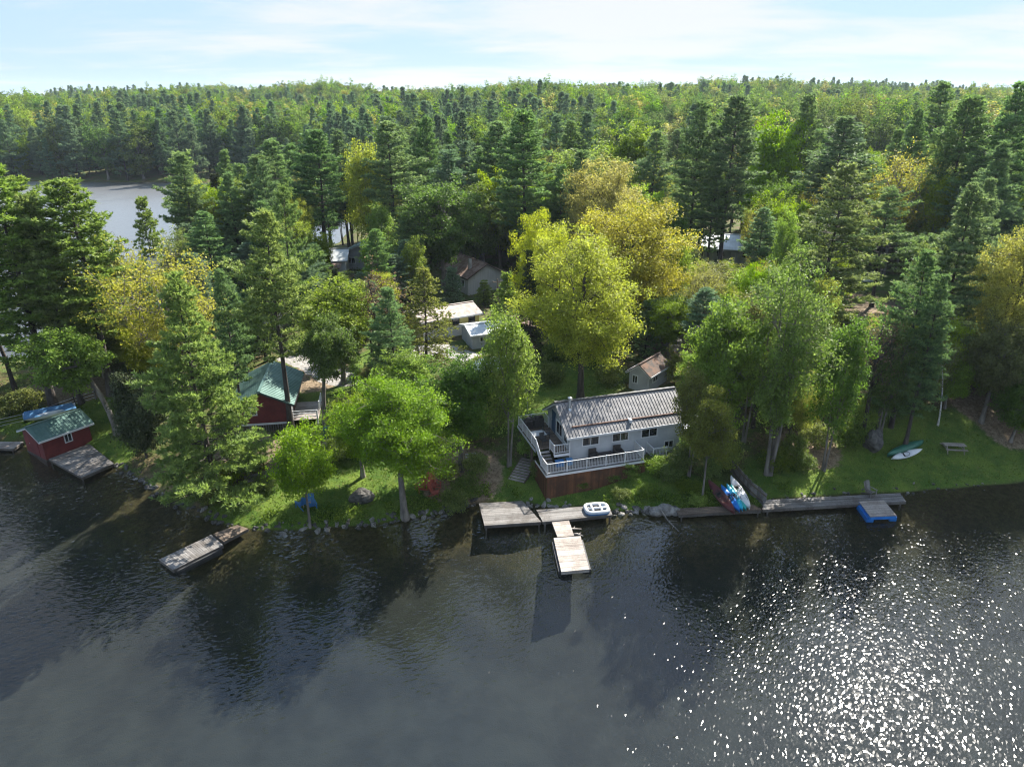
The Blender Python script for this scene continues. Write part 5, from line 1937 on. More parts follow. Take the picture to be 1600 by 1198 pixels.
def gattr(nm, ty_):
    a = N_.new('GeometryNodeInputNamedAttribute')
    a.data_type = ty_
    a.inputs['Name'].default_value = nm
    return a.outputs['Attribute']


cr = N_.new('ShaderNodeCombineXYZ')
L_.new(gattr('turn', 'FLOAT'), cr.inputs[2])
L_.new(gi.outputs[0], ip.inputs['Points'])
L_.new(ci.outputs[0], ip.inputs['Instance'])
ip.inputs['Pick Instance'].default_value = True
L_.new(gattr('kind_index', 'INT'), ip.inputs['Instance Index'])
L_.new(cr.outputs[0], ip.inputs['Rotation'])
L_.new(gattr('size', 'FLOAT'), ip.inputs['Scale'])
L_.new(ip.outputs[0], go.inputs[0])
md = far.modifiers.new('scatter', 'NODES')
md.node_group = ng


# ------------------------------------------------------------------ boats
def hull(L, W, Hh, n=15, k=9, bow=1.0, flat=0.0, deck=True, cockpit=None):
    """a pointed hull along +x, keel on z=0; returns MB with closed deck or open top"""
    mb = MB()
    rings = []
    for i in range(n):
        t = i / (n - 1)
        s = 2 * t - 1
        w = W / 2 * max(0.03, (1 - abs(s) ** 2.2)) ** 0.75
        rise = Hh * 0.45 * abs(s) ** 3 * bow
        top = Hh + Hh * 0.25 * abs(s) ** 2.5 * bow
        ring = []
        for j in range(k):
            a = PI * j / (k - 1)
            ring.append((s * L / 2, -w * math.cos(a), rise + (top - rise) * (1 - math.sin(a) ** (0.7 + flat))))
        if deck:
            for j in range(1, 4):
                f = j / 4
                y = w * (1 - 2 * f)
                z = top + 0.10 * W * (1 - (1 - 2 * f) ** 2)
                if cockpit and abs(s - cockpit[0]) < cockpit[1] and abs(1 - 2 * f) < 0.6:
                    z = top - Hh * 0.55
                ring.append((s * L / 2, y, z))
        rings.append(ring)
    m = len(rings[0])
    vs = [p for r in rings for p in r]
    fs = []
    for i in range(n - 1):
        for j in range(m if deck else m - 1):
            jn = (j + 1) % m
            fs.append((i * m + j, i * m + jn, (i + 1) * m + jn, (i + 1) * m + j))
    fs.append(tuple(range(m)))
    fs.append(tuple((n - 1) * m + j for j in range(m))[::-1])
    mb.add(vs, fs, 0.5)
    return mb


def place_along(o, p, q, z, roll=0.0, pitch=None):
    p, q = Vector(p), Vector(q)
    d = q - p
    o.location = ((p.x + q.x) / 2, (p.y + q.y) / 2, z)
    a = math.atan2(d.y, d.x)
    e = math.atan2(d.z, math.hypot(d.x, d.y)) if pitch is None else pitch
    o.rotation_euler = (roll, -e, a)


def kayak(label, p, q, L, W, Hh, mat, roll=0, cock=((-0.05, 0.22),), seat='dark_frame', group='boats lying on the kayak walk', name='kayak', cat='kayak', invert=False):
    o = empty(name, (0, 0, 0), 0, label, cat, group)
    h = hull(L, W, Hh, cockpit=cock[0] if cock else None).build('hull', mat, o, smooth=True)
    for c, hw in cock or ():
        m = MB()
        pts = [(c * L / 2 + hw * L / 2 * math.cos(a), W * 0.31 * math.sin(a), Hh * 1.02 + 0.05 * W) for a in [2 * PI * i / 14 for i in range(15)]]
        m.tube(pts, 0.025, 5, caps=False).build('coaming', seat, o)
        m = MB()
        m.span((c * L / 2 - hw * L * 0.28, -W * 0.2, Hh * 0.5), (c * L / 2 - hw * L * 0.1, W * 0.2, Hh * 0.62))
        m.span((c * L / 2 - hw * L * 0.32, -W * 0.2, Hh * 0.5), (c * L / 2 - hw * L * 0.27, W * 0.2, Hh * 1.15)).build('seat', seat, o)
    place_along(o, p, q, (p[2] + q[2]) / 2, (PI if invert else 0) + roll)
    return o


def K(px0, py0, px1, py1, za, zb_):
    a, b = at(px0, py0, za), at(px1, py1, zb_)
    return (*a, za), (*b, zb_)


kayak('dark maroon canoe-like kayak, leftmost of the boats on the kayak walk', *K(1116, 765, 1140, 795, 0.85, 0.52), 4.4, 0.85, 0.36, 'plastic_maroon', 0.35, ((0, 0.35),))
kayak('bright blue kayak between the maroon boat and the cyan kayak', *K(1133, 770, 1150, 794, 0.8, 0.52), 3.4, 0.62, 0.30, 'plastic_blue', 0.25)
kayak('cyan kayak lying against the bright blue one', *K(1141, 769, 1155, 792, 0.85, 0.55), 3.3, 0.62, 0.30, 'plastic_cyan', 0.2)
kayak('pale teal kayak between the cyan kayak and the white boat', *K(1147, 770, 1160, 791, 0.8, 0.55), 3.2, 0.6, 0.28, 'plastic_teal', 0.15)
kayak('white sit-on boat, rightmost of the boats on the kayak walk', *K(1146, 757, 1165, 789, 0.95, 0.58), 4.2, 0.85, 0.30, 'plastic_white', 0.0, ((-0.25, 0.2), (0.4, 0.17)))
x0, y0, z0 = ground(1395, 711)
x1, y1, z1 = ground(1432, 697)
kayak('dark green overturned canoe at the back of the right lawn', (x0, y0, z0 + 0.62), (x1, y1, z1 + 0.62), 4.6, 0.9, 0.42, 'plastic_green', 0, None, group='boats on the right lawn', name='canoe', cat='canoe', invert=True)
x0, y0, z0 = ground(1399, 717)
x1, y1, z1 = ground(1429, 708)
kayak('pale blue-white kayak lying before the dark overturned canoe', (x0, y0, z0 + 0.05), (x1, y1, z1 + 0.05), 3.6, 0.66, 0.30, 'plastic_white', 0.5, group='boats on the right lawn')

# inflatable lounge float lying on the walkway
fx, fy = at(932, 796, 0.55)
fl = empty('inflatable_float', (fx, fy, 0.52), R(8), 'white and blue inflatable lounge float with dark seat hollows on the plank walkway', 'float')
FW, FD = 1.8, 1.3
mb = MB()
mb.tube([(FW / 2 * c, FD / 2 * s, 0.16) for c, s in [(math.copysign(abs(math.cos(a)) ** .5, math.cos(a)), math.copysign(abs(math.sin(a)) ** .5, math.sin(a))) for a in [2 * PI * i / 28 for i in range(29)]]], 0.16, 8, caps=False)
mb.build('outer_tube', 'plastic_white', fl, smooth=True)
mb = MB()
mb.tube([(FW / 2 * 1.02 * c, FD / 2 * 1.03 * s, 0.05) for c, s in [(math.copysign(abs(math.cos(a)) ** .5, math.cos(a)), math.copysign(abs(math.sin(a)) ** .5, math.sin(a))) for a in [2 * PI * i / 28 for i in range(29)]]], 0.13, 8, caps=False)
mb.build('lower_tube', 'chair_blue', fl, smooth=True)
for xx in (-0.36, 0.36):
    m = MB()
    m.tube([(xx, -FD / 2, 0.17), (xx, FD / 2, 0.17)], 0.10, 8).build('cross_tube', 'plastic_white', fl, smooth=True)
m = MB()
m.tube([(-FW / 2, 0, 0.17), (FW / 2, 0, 0.17)], 0.11, 8).build('centre_tube', 'plastic_white', fl, smooth=True)
m = MB()
m.span((-FW / 2, -FD / 2, 0.0), (FW / 2, FD / 2, 0.03)).build('floor_sheet', 'dark_frame', fl)
for xx in (-0.66, 0.0, 0.66):
    for yy in (-0.33, 0.33):
        m = MB()
        m.blob((xx, yy, 0.07), 0.2, 3, (8, 5), (1, .8, .35), 0.02).build('seat', 'chair_blue' if xx > 0.5 else 'dark_frame', fl, smooth=True)

# blue tarp over a boat behind the boathouse
tx0 = ground(56, 662)
tx1 = ground(106, 647)
o = empty('covered_boat', (0, 0, 0), 0, 'boat under a blue tarp on the grass behind the red boathouse', 'boat')
h = hull(4.6, 1.7, 0.7, bow=0.6)
h.build('hull', 'plastic_white', o, smooth=True)
m = MB()
m.add([(-2.35, -0.9, 0.62), (2.3, -0.8, 0.66), (2.3, 0.8, 0.66), (-2.35, 0.9, 0.62), (-2.1, 0, 1.15), (2.0, 0, 1.05)], [(0, 1, 5, 4), (2, 3, 4, 5), (3, 0, 4), (1, 2, 5)]).build('tarp', 'tarp_blue', o)
place_along(o, tx0, tx1, (tx0[2] + tx1[2]) / 2 + 0.25, 0, 0)

# white tarped trailer boat in the yard
tx0 = ground(752, 586)
tx1 = ground(786, 580)
o = empty('covered_boat', (0, 0, 0), 0, 'boat under a white tarp in the grass below the white-roofed shed', 'boat')
hull(4.6, 1.9, 0.9, bow=0.6).build('hull', 'plastic_white', o, smooth=True)
m = MB()
m.add([(-2.5, -1.15, 0.6), (2.5, -1.1, 0.6), (2.5, 1.1, 0.6), (-2.5, 1.15, 0.6), (-1.8, -.1, 1.75), (1.9, 0.1, 1.6)], [(0, 1, 5, 4), (2, 3, 4, 5), (3, 0, 4), (1, 2, 5)]).build('tarp', 'white_tarp', o)
place_along(o, tx0, tx1, (tx0[2] + tx1[2]) / 2 + 0.3, 0, 0)

# white tarp roof right of the cottage
gx, gy, gz = ground(1080, 690)
o = empty('canopy', (gx, gy, gz), R(10), 'white canopy standing behind the right end of the lake cottage', 'canopy')
m = MB()
m.add([(-1.4, -1.4, 2.1), (1.4, -1.4, 2.1), (1.4, 1.4, 2.1), (-1.4, 1.4, 2.1), (0, 0, 2.7)], [(0, 1, 4), (1, 2, 4), (2, 3, 4), (3, 0, 4), (3, 2, 1, 0)]).build('cover', 'white_tarp', o)
for a in (-1, 1):
    for b in (-1, 1):
        m = MB()
        m.tube([(a * 1.35, b * 1.35, -0.2), (a * 1.35, b * 1.35, 2.1)], 0.03, 6).build('pole', 'steel', o)
gx, gy, gz = ground(344, 592)
o = empty('canopy', (gx, gy, gz), R(4), 'teal canopy left of the red cottage roof', 'canopy')
m = MB()
m.add([(-1.6, -1.4, 2.0), (1.6, -1.4, 2.0), (1.6, 1.4, 2.0), (-1.6, 1.4, 2.0), (-1.3, 0, 2.5), (1.3, 0, 2.5)], [(0, 1, 5, 4), (2, 3, 4, 5), (1, 2, 5), (3, 0, 4), (3, 2, 1, 0)]).build('cover', 'plastic_teal', o)
for a in (-1, 1):
    for b in (-1, 1):
        m = MB()
        m.tube([(a * 1.5, b * 1.3, -0.2), (a * 1.5, b * 1.3, 2.0)], 0.03, 6).build('pole', 'steel', o)

# boats and dock on the far shore and at the left edge
x, y = at(112, 283.6, 0.2)
o = empty('moored_boat', (x, y - 1.5, 0.0), 0.1, 'small white motor boat moored on the far shore of the back lake', 'boat')
hull(7.0, 2.2, 1.0, bow=0.5).build('hull', 'plastic_white', o, smooth=True)
m = MB()
m.span((-1.2, -0.8, 1.0), (1.0, 0.8, 1.7)).build('cabin', 'white_paint', o)
x, y = at(14, 688, 0.4)
dock('small_dock', 'pale grey plank dock cut off by the left edge, beyond the boathouse', [(x - 4, y - 0.1), (x - 4, y - 1.5), (x + 1.6, y - 1.7), (x + 1.6, y - 0.3)], 0.4, 9, 'wood_pale', 0)
x, y, z = ground(1350, 440)
o = empty('upturned_boat', (x, y, z + 0.65), 0.1, 'white boat lying keel up on the pale clearing', 'boat')
hull(4.2, 1.4, 0.6).build('hull', 'plastic_white', o, smooth=True)
o.rotation_euler = (PI, 0, 0.1)
x, y, z = ground(1298, 408)
o = empty('covered_boat', (x, y, z + 0.2), 0.4, 'small boat under a bright blue tarp at the back of the clearing', 'boat')
hull(4.2, 1.5, 0.6).build('hull', 'plastic_white', o, smooth=True)
m = MB()
m.add([(-2.1, -0.85, 0.5), (2.1, -0.8, 0.5), (2.1, 0.8, 0.5), (-2.1, 0.85, 0.5), (-1.7, 0, 1.1), (1.7, 0, 1.0)], [(0, 1, 5, 4), (2, 3, 4, 5), (3, 0, 4), (1, 2, 5)]).build('tarp', 'plastic_blue', o)


# ------------------------------------------------------------------ garden furniture
def lawn_chair(mat, x, y, z, rz, label, group):
    o = empty('lawn_chair', (x, y, z), rz, label, 'chair', group)
    m = MB()
    for i in range(5):      # seat slats slope down to the back
        v = 0.05 + i * 0.105
        m.slab((-0.27, -v, 0.40 - v * 0.22), (0.27, -v, 0.40 - v * 0.22), (0.27, -v - 0.09, 0.40 - (v + .09) * 0.22), (-0.27, -v - 0.09, 0.40 - (v + .09) * 0.22), 0.02)
    m.build('seat', mat, o)
    m = MB()
    for i in range(6):
        u = -0.26 + i * 0.104
        h = 0.78 + 0.10 * math.cos((i - 2.5) / 2.5)
        m.beam((u, -0.54, 0.26), (u * 1.15, -0.54 - h * 0.42, 0.26 + h), 0.088, 0.02)
    m.beam((-0.3, -0.66, 0.48), (0.3, -0.66, 0.48), 0.03, 0.07)
    m.beam((-0.3, -0.82, 0.86), (0.3, -0.82, 0.86), 0.03, 0.06).build('backrest', mat, o)
    for s in (-1, 1):
        m = MB()
        m.slab((s * 0.27, 0.06, 0.58), (s * 0.41, 0.06, 0.58), (s * 0.38, -0.72, 0.58), (s * 0.29, -0.72, 0.58), 0.025).build('arm', mat, o)
        m = MB()
        m.beam((s * 0.33, 0.0, -0.03), (s * 0.33, 0.0, 0.56), 0.09, 0.03).build('leg', mat, o)
        m = MB()
        m.beam((s * 0.29, 0.02, 0.40), (s * 0.29, -0.92, -0.02), 0.03, 0.12).build('leg', mat, o)
    return o


REDS = [(652, 768, 2.2, 'leftmost red lawn chair of the group under the lawn maple'), (663, 762, 2.7, 'second red lawn chair from the left, at the back of the group'),
        (674, 762, 3.3, 'middle red lawn chair at the back of the group'), (684, 765, 3.9, 'red lawn chair at the back right of the group'),
        (686, 774, 4.6, 'red lawn chair nearest the water in the group')]
for px, py, rz, lb in REDS:
    x, y, z = ground(px, py)
    lawn_chair('chair_red', x, y, z + 0.02, rz, lb, 'red lawn chairs')
for px, py, rz, lb in ((468, 790, 0.9, 'blue lawn chair beside the thin trunk at the water'), (489, 798, 3.6, 'blue lawn chair nearer the water, right of the thin trunk')):
    x, y, z = ground(px, py)
    lawn_chair('chair_blue', x, y, z + 0.02, rz, lb, 'blue lawn chairs')
x, y, z = ground(480, 789)
o = empty('side_table', (x, y, z), 0.3, 'small low wooden table between the two blue lawn chairs', 'table')
m = MB()
rect_boards((-0.35, -0.3, 0.42), (-0.35, 0.3, 0.42), (0.35, 0.3, 0.42), (0.35, -0.3, 0.42), 5, 0.03, 0.05, m).build('table_top', 'wood_pale', o)
for a in (-1, 1):
    for b in (-1, 1):
        m = MB()
        m.span((a * 0.28 - 0.03, b * 0.24 - 0.03, -0.05), (a * 0.28 + 0.03, b * 0.24 + 0.03, 0.385)).build('leg', 'wood_pale', o)

x, y, z = ground(1489, 704)
o = empty('picnic_bench', (x, y, z), -0.12, 'long pale wooden bench table on the right lawn', 'bench')
m = MB()
rect_boards((-0.95, -0.32, 0.66), (-0.95, 0.32, 0.66), (0.95, 0.32, 0.66), (0.95, -0.32, 0.66), 5, 0.04, 0.05, m).build('table_top', 'wood_pale', o)
for s in (-1, 1):
    m = MB()
    rect_boards((-0.95, s * 0.62 - 0.12, 0.40), (-0.95, s * 0.62 + 0.12, 0.40), (0.95, s * 0.62 + 0.12, 0.40), (0.95, s * 0.62 - 0.12, 0.40), 2, 0.04, 0.05, m).build('seat', 'wood_pale', o)
    for t_ in (-1, 1):
        m = MB()
        m.beam((s * 0.72, t_ * 0.2, 0.62), (s * 0.72, t_ * 0.66, -0.05), 0.05, 0.09).build('leg', 'wood_pale', o)
    m = MB()
    m.beam((s * 0.72, -0.7, 0.33), (s * 0.72, 0.7, 0.33), 0.04, 0.09).build('brace', 'wood_pale', o)

# armchair on the right dock
x, y = at(1364, 776, 0.46)
lawn_chair('wood_grey', x, y, 0.46, 3.6, 'grey wooden lawn chair standing on the right dock behind the raft', None)
# deck furniture
for u, lb in ((2.05, 'dark wicker patio chair at the left of the coffee table on the lower deck'), (4.35, 'dark wicker patio chair at the right of the coffee table on the lower deck')):
    x, y = hframe(u, -0.62)
    o = empty('patio_chair', (x, y, LZ + 0.01), HA, lb, 'chair', 'wicker chairs on the lower deck')
    m = MB()
    m.span((-0.33, -0.32, 0.12), (0.33, 0.3, 0.42)).build('seat', 'wicker', o, bevel=0.03)
    m = MB()
    m.span((-0.36, 0.3, 0.1), (0.36, 0.42, 0.92)).build('backrest', 'wicker', o, bevel=0.03)
    for s in (-1, 1):
        m = MB()
        m.span((s * 0.34 - 0.06, -0.34, 0.1), (s * 0.34 + 0.06, 0.3, 0.64)).build('arm', 'wicker', o, bevel=0.02)
        for b in (-0.26, 0.34):
            m = MB()
            m.span((s * 0.31 - 0.03, b - 0.03, 0.0), (s * 0.31 + 0.03, b + 0.03, 0.1)).build('leg', 'wicker', o)
x, y = hframe(3.2, -0.6)
o = empty('coffee_table', (x, y, LZ + 0.01), HA, 'dark low coffee table between the wicker chairs on the lower deck', 'table')
m = MB()
m.span((-0.6, -0.3, 0.40), (0.6, 0.3, 0.45)).build('table_top', 'dark_frame', o)
for a in (-1, 1):
    for b in (-1, 1):
        m = MB()
        m.span((a * 0.54 - 0.03, b * 0.25 - 0.03, 0), (a * 0.54 + 0.03, b * 0.25 + 0.03, 0.40)).build('leg', 'dark_frame', o)
for u, v, w, mt, lb in ((-1.15, -0.75, 0.75, 'chair_blue', 'blue storage tote under the small upper railing'), (-0.25, -0.72, 0.6, 'tarp_blue', 'smaller blue storage tote against the cottage corner')):
    x, y = hframe(u, v)
    o = empty('storage_tote', (x, y, LZ + 0.01), HA, lb, 'box')
    m = MB()
    m.hexa([(-w / 2 + .03, -0.22), (w / 2 - .03, -0.22), (w / 2 - .03, 0.22), (-w / 2 + .03, 0.22)], 0, 0.42).build('tub', mt, o, bevel=0.02)
    m = MB()
    m.span((-w / 2, -0.27, 0.42), (w / 2, 0.27, 0.48)).build('lid', mt, o, bevel=0.015)
x, y = hframe(-1.9, 2.6)
o = empty('patio_table', (x, y, UZ + 0.01), HA, 'pale glass-topped patio table on the upper deck', 'table')
m = MB()
m.span((-0.6, -0.5, 0.70), (0.6, 0.5, 0.73)).build('table_top', 'siding_grey', o)
for a in (-1, 1):
    for b in (-1, 1):
        m = MB()
        m.tube([(a * 0.52, b * 0.42, 0), (a * 0.5, b * 0.4, 0.70)], 0.025, 6).build('leg', 'dark_frame', o)
for u, v, rz, lb in ((-1.0, 2.9, 1.2, 'dark sling patio chair right of the glass-topped table'), (-1.7, 1.75, 0.2, 'dark sling patio chair before the glass-topped table')):
    x, y = hframe(u, v)
    o = empty('patio_chair', (x, y, UZ + 0.01), HA + rz, lb, 'chair', 'sling chairs on the upper deck')
    m = MB()
    m.slab((-0.26, -0.26, 0.44), (0.26, -0.26, 0.44), (0.26, 0.24, 0.40), (-0.26, 0.24, 0.40), 0.03).build('seat', 'dark_frame', o)
    m = MB()
    m.beam((0, 0.25, 0.42), (0, 0.42, 0.98), 0.5, 0.03).build('backrest', 'dark_frame', o)
    for a in (-1, 1):
        m = MB()
        m.tube([(a * 0.27, -0.27, 0), (a * 0.27, -0.2, 0.62), (a * 0.27, 0.25, 0.64), (a * 0.27, 0.32, 0)], 0.018, 5).build('leg', 'dark_frame', o)
for u, v, r_, lb in ((-2.0, 5.2, 0.42, 'covered black barbecue at the back left of the upper deck'), (-1.0, 5.3, 0.48, 'covered black barbecue at the back right of the upper deck')):
    x, y = hframe(u, v)
    o = empty('covered_barbecue', (x, y, UZ + 0.01), HA, lb, 'barbecue')
    m = MB()
    m.hexa([(-r_, -0.32), (r_, -0.32), (r_, 0.32), (-r_, 0.32)], 0.05, 0.86).build('cover', 'wicker', o, bevel=0.08)
    m = MB()
    m.tube([(-r_ * .8, 0, 0.9), (r_ * .8, 0, 0.9)], 0.24, 10).build('hood', 'wicker', o, smooth=True)
    for a in (-1, 1):
        m = MB()
        m.span((a * r_ * .8 - .03, -0.2, 0), (a * r_ * .8 + .03, 0.2, 0.06)).build('wheel', 'dark_frame', o)

# satellite dish on its pole behind the deck
x, y, z = ground(824, 640)
o = empty('satellite_dish', (x, y, z), 0, 'dark grey satellite dish on a pole behind the upper deck', 'dish')
m = MB()
m.tube([(0, 0, -0.3), (0, 0, 1.9)], 0.035, 8).build('pole', 'steel', o)
m = MB()
m.tube([(0, -0.10, 2.02), (0.0, -0.02, 1.98), (0, 0.04, 1.95)], [0.42, 0.30, 0.06], 16).build('dish', 'dark_frame', o, smooth=True)
m = MB()
m.tube([(0, -0.1, 1.6), (0, -0.5, 1.85)], 0.02, 6).build('feed_arm', 'steel', o)
# green barrel
x, y, z = ground(513, 686)
o = empty('barrel', (x, y, z), 0, 'dark green plastic barrel above the grey timber steps', 'barrel')
m = MB()
m.lathe((0, 0, 0), [(0.36, 0), (0.42, 0.15), (0.44, 0.6), (0.42, 1.05), (0.36, 1.2)], 16).build('drum', 'plastic_green', o, smooth=True)
m = MB()
m.lathe((0, 0, 1.2), [(0.33, 0), (0.3, 0.06), (0.12, 0.1)], 16).build('lid', 'plastic_green', o, smooth=True)
# boulder on the lawn
x, y, z = ground(566, 780)
o = empty('boulder', (x, y, z + 0.25), 0.4, 'large grey boulder on the lawn behind the water, left of the broad maple', 'boulder')
m = MB()
m.blob((0, 0, 0), 0.85, 17, (14, 9), (1.25, 0.9, 0.75), 0.22).build('rock', 'stone_dark', o)
x, y, z = ground(1362, 700)
o = empty('boulder', (x, y, z + 0.7), 0.4, 'tall grey rock face under the trees left of the canoe', 'boulder')
m = MB()
m.blob((0, 0, 0), 0.95, 23, (14, 9), (0.9, 0.9, 1.2), 0.28).build('rock', 'stone_dark', o)
# driftwood by the gangway
x, y = at(896, 826, 0.1)
for k, (a, L, lb) in enumerate(((0.2, 1.3, 'pale driftwood log floating beside the gangway'), (-0.25, 0.8, 'short pale driftwood stick below the log at the gangway'))):
    o = empty('driftwood', (x + 0.3 * k, y - 0.75 * k, 0.03), a, lb, 'driftwood')
    m = MB()
    m.tube([(-L / 2, 0, 0), (-L * 0.1, 0.06, 0.05), (L / 2, -0.03, 0.0)], [0.07, 0.09, 0.03], 7).build('log', 'wood_pale', o, smooth=True)
    m = MB()
    m.tube([(0, 0.05, 0.05), (0.2, 0.3, 0.09)], [0.04, 0.015], 6).build('branch_stub', 'wood_pale', o)
# bare branch fallen in the water at the stone pier
x, y = at(1045, 815, 0.0)
o = empty('fallen_branch', (x, y, 0), 2.0, 'bare branch fallen into the water below the stone pier', 'branch')
m = MB()
m.tube([(-1.4, 0, -0.1), (0, 0.1, 0.15), (1.5, 0.0, 0.6)], [0.03, 0.05, 0.08], 6).build('limb', 'bark_grey', o)
for a, b in ((-0.7, 0.5), (0.1, -0.6), (-0.3, -0.4)):
    m = MB()
    m.tube([(a, 0.05, 0.06), (a - 0.4, b, 0.1)], [0.03, 0.01], 5).build('twig', 'bark_grey', o)

# utility pole and its wires in the yard
x, y, z = ground(778, 508)
o = empty('utility_pole', (x, y, z), 0.3, 'thin wooden utility pole with wires between the brown cabin and the white-roofed shed', 'pole')
m = MB()
m.tube([(0, 0, -0.4), (0, 0, 6.4)], [0.12, 0.08], 8).build('pole', 'wood_brown', o)
m = MB()
m.beam((-0.7, 0, 6.0), (0.7, 0, 6.0), 0.09, 0.11).build('crossarm', 'wood_brown', o)
for a in (-0.6, 0.6):
    m = MB()
    m.lathe((a, 0, 6.06), [(0.04, 0), (0.05, 0.08), (0.02, 0.14)], 8).build('insulator', 'concrete', o)
for (px, py, zz, a) in ((816, 505, 2.4, 0.6), (738, 470, 3.4, -0.6)):
    qx, qy, qz = ground(px, py)
    ca, sa = math.cos(-0.3), math.sin(-0.3)
    dx, dy, dz = (qx - x) * ca - (qy - y) * sa, (qx - x) * sa + (qy - y) * ca, qz + zz - z
    m = MB()
    m.tube([(a + (dx - a) * t_, dy * t_, 6.18 + (dz - 6.18) * t_ - 1.2 * t_ * (1 - t_)) for t_ in [k / 10 for k in range(11)]], 0.018, 5).build('wire', 'steel', o)

# ------------------------------------------------------------------ rocks along the waterline
rockmesh = []
for k in range(7):
    m = MB()
    m.blob((0, 0, 0), 0.5, 40 + k, (9, 6), (1.1, 0.85, 0.7), 0.28)
    ro = m.build('rock', 'stone_dark', None)
    rockmesh.append(ro.data)
    bpy.data.objects.remove(ro)
palem = []
for md_ in rockmesh[:4]:
    c = md_.copy()
    c.materials.clear()
    c.materials.append(MATS['stone_pale'])
    palem.append(c)
ROCKS = [([(182, 722), (202, 737), (225, 752), (243, 766), (268, 783), (300, 799), (330, 810), (362, 819)], 60, 'dark rock in the waterline', 0.16, 0.45, 0.15),
         ([(400, 825), (450, 826), (500, 824), (545, 821), (590, 817), (630, 811), (668, 804), (705, 796), (740, 786)], 95, 'dark wet rock edging the front lawn', 0.14, 0.42, 0.2),
         ([(818, 785), (850, 790), (890, 789)], 14, 'pale flat stone behind the shore dock', 0.2, 0.4, 0.9),
         ([(957, 797), (985, 799), (1020, 798), (1052, 796)], 34, 'pale brown rock in the bank right of the lounge float', 0.22, 0.5, 0.7),
         ([(1200, 779), (1260, 775), (1330, 772), (1390, 769), (1440, 766), (1500, 761), (1560, 756)], 40, 'small stone edging the right lawn', 0.10, 0.26, 0.4)]
rg = RS(21)
ROCKMARKS = [(*at(px, py), nm) for px, py, nm in ((190, 730, 'near the boathouse platform'), (240, 762, 'under the left boughs'), (300, 800, 'under the pine trunk'), (370, 820, 'by the plank ramp'),
             (430, 826, 'right of the plank ramp'), (475, 825, 'by the thin trunk'), (540, 822, 'between the thin trunk and the maple'), (625, 812, 'by the maple trunk'), (680, 800, 'below the red chairs'),
             (735, 788, 'at the shore dock'), (850, 790, 'by the gangway'), (970, 797, 'by the lounge float'), (1030, 797, 'by the stone block'), (1210, 776, 'by the privacy fence'), (1290, 773, 'at the long dock'),
             (1370, 770, 'behind the raft'), (1450, 766, 'past the dock end'), (1540, 758, 'far along the lawn'))]
for pix, n, lb, r0, r1, pale in ROCKS:
    P = [at(*p) for p in pix]
    for k in range(n):
        f = (k + rg.uniform(0, 1)) / n * (len(P) - 1)
        i = min(int(f), len(P) - 2)
        x = P[i][0] + (P[i + 1][0] - P[i][0]) * (f - i) + rg.normal() * 0.22
        y = P[i][1] + (P[i + 1][1] - P[i][1]) * (f - i) + rg.normal() * 0.28
        r_ = rg.uniform(r0, r1)
        ms_ = palem if rg.uniform() < pale else rockmesh
        o = bpy.data.objects.new('shore_rock', ms_[int(rg.randint(len(ms_)))])
        COL.objects.link(o)
        o.location = (x, y, max(tz(x, y), -0.12) + r_ * 0.05)
        o.rotation_euler = (rg.uniform(-.4, .4), rg.uniform(-.4, .4), rg.uniform(0, 6.28))
        o.scale = (r_ * rg.uniform(1.1, 1.8), r_ * rg.uniform(1.0, 1.5), r_ * rg.uniform(0.9, 1.5))
        lb2 = lb + ', ' + min(ROCKMARKS, key=lambda q: (q[0] - x) ** 2 + (q[1] - y) ** 2)[2]
        tag(o, lb2, 'rock', lb2.replace('rock ', 'rocks ').replace('stone ', 'stones '))
x, y = at(1036, 797, 0.3)
o = empty('stone_pier', (x, y, 0), 0.15, 'flat-topped stone block jutting from the bank left of the kayak walk', 'rock')
for k, (a, b, s) in enumerate(((-0.6, 0, 0.6), (0.3, 0.1, 0.7), (0.9, -0.2, 0.5))):
    m = MB()
    m.blob((a, b, 0.25), s, 70 + k, (10, 6), (1.1, 0.9, 0.7), 0.2).build('stone', 'stone_pale', o)

# ------------------------------------------------------------------ grass, weeds and litter: uncountable cover
rg = RS(33)


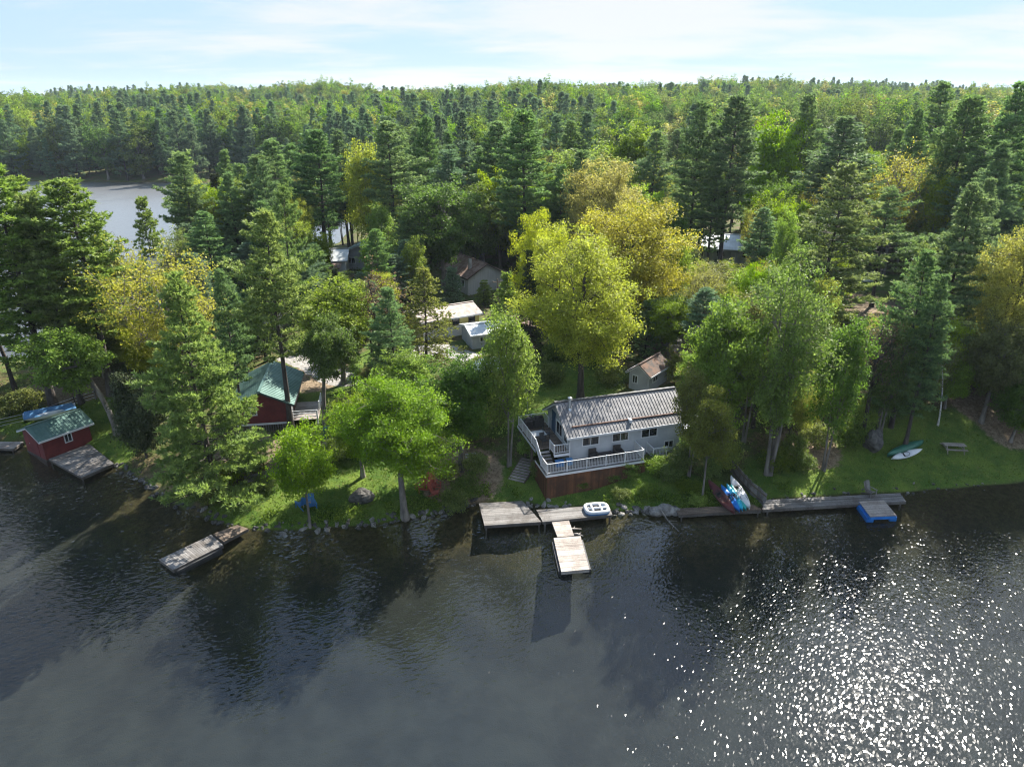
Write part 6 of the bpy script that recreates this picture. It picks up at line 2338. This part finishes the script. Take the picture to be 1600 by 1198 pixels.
def cover(name, label, n, region, size, mat, up, thick, spread=0.5, height=0.12, mask=None):
    x = rg.uniform(region[0], region[1], n)
    y = region[2] + (region[3] - region[2]) * rg.uniform(size=n) ** 1.25
    ok = np.minimum(poly_sdf(NEAR, x, y), poly_sdf(BACK, x, y)) > 0.25
    x, y = x[ok], y[ok]
    lv = patches(LAWNS, x, y)
    dv = patches(DIRTS, x, y)
    keep = mask(lv, dv, x, y)
    x, y = x[keep], y[keep]
    for bx_, by_, bw_, bd_, a_ in FOOT:
        dx, dy = x - bx_, y - by_
        u, v = dx * math.cos(a_) + dy * math.sin(a_), -dx * math.sin(a_) + dy * math.cos(a_)
        k2 = ~((u > -0.3) & (u < bw_ + 0.3) & (v > -0.3) & (v < bd_ + 0.3))
        x, y = x[k2], y[k2]
    z = terrain(x, y)
    m = len(x)
    C = np.stack([x, y, z], 1)
    C = np.repeat(C, thick, 0)
    C[:, :2] += rg.normal(0, spread, (m * thick, 2))
    hh = np.abs(rg.normal(0, 1, m * thick)) * height
    C[:, 2] += hh
    N = rg.normal(size=C.shape) * np.array([1, 1, 0.4]) + np.array([0, 0, up])
    S = size * rg.uniform(0.5, 1.5, len(C))
    V, F = leaf_quads(C, S, N, rg, 0.45)
    tn = np.clip(np.repeat(rg.normal(0.5, 0.18, m), thick) + rg.normal(0, 0.12, len(C)), 0, 1)
    me = mesh_arrays(name, V, [F], tn)
    me.materials.append(MATS[mat])
    o = bpy.data.objects.new(name, me)
    COL.objects.link(o)
    tag(o, label, None, None, 'stuff')


FOOT = [(HX - 2.8, HY - 2.1, HW + 2.9, HD + 2, HA), (rx, ry, rW + 2.6, rD, ra), (bx0, by0, 4.3, 3.7, ba), (sx, sy, shw, 4.2, shed_a)]
nz = lambda x, y: wob(x, y, 0.9, 0.3)
cover('lawn_grass', 'short rough grass blades over the lawns', 75000, (-60, 62, 42, 80), 0.07, 'grass_blade', 0.0, 2, 0.12, 0.05, lambda l, d, x, y: (l > 0.35) & (d < 0.5))
cover('undergrowth', 'low green undergrowth between the trees', 17000, (-75, 80, 44, 130), 0.11, 'leaf_shrub', 0.5, 7, 0.28, 0.25, lambda l, d, x, y: (l < 0.55) & (d < 0.75) & (nz(x, y) > -0.15))
cover('leaf_litter', 'brown fallen leaves and twigs on the forest floor', 26000, (-70, 75, 44, 110), 0.06, 'litter', 1.2, 2, 0.2, 0.015, lambda l, d, x, y: l < 0.45)
cover('shore_reeds', 'yellow-green reeds and weeds along the bank', 9000, (-20, 24, 48, 54), 0.10, 'leaf_shrub', -0.3, 6, 0.12, 0.20, lambda l, d, x, y: (poly_sdf(NEAR, x, y) < 1.7) & (nz(x, y) > -0.2) & ((x > 7) | (x < 1)))
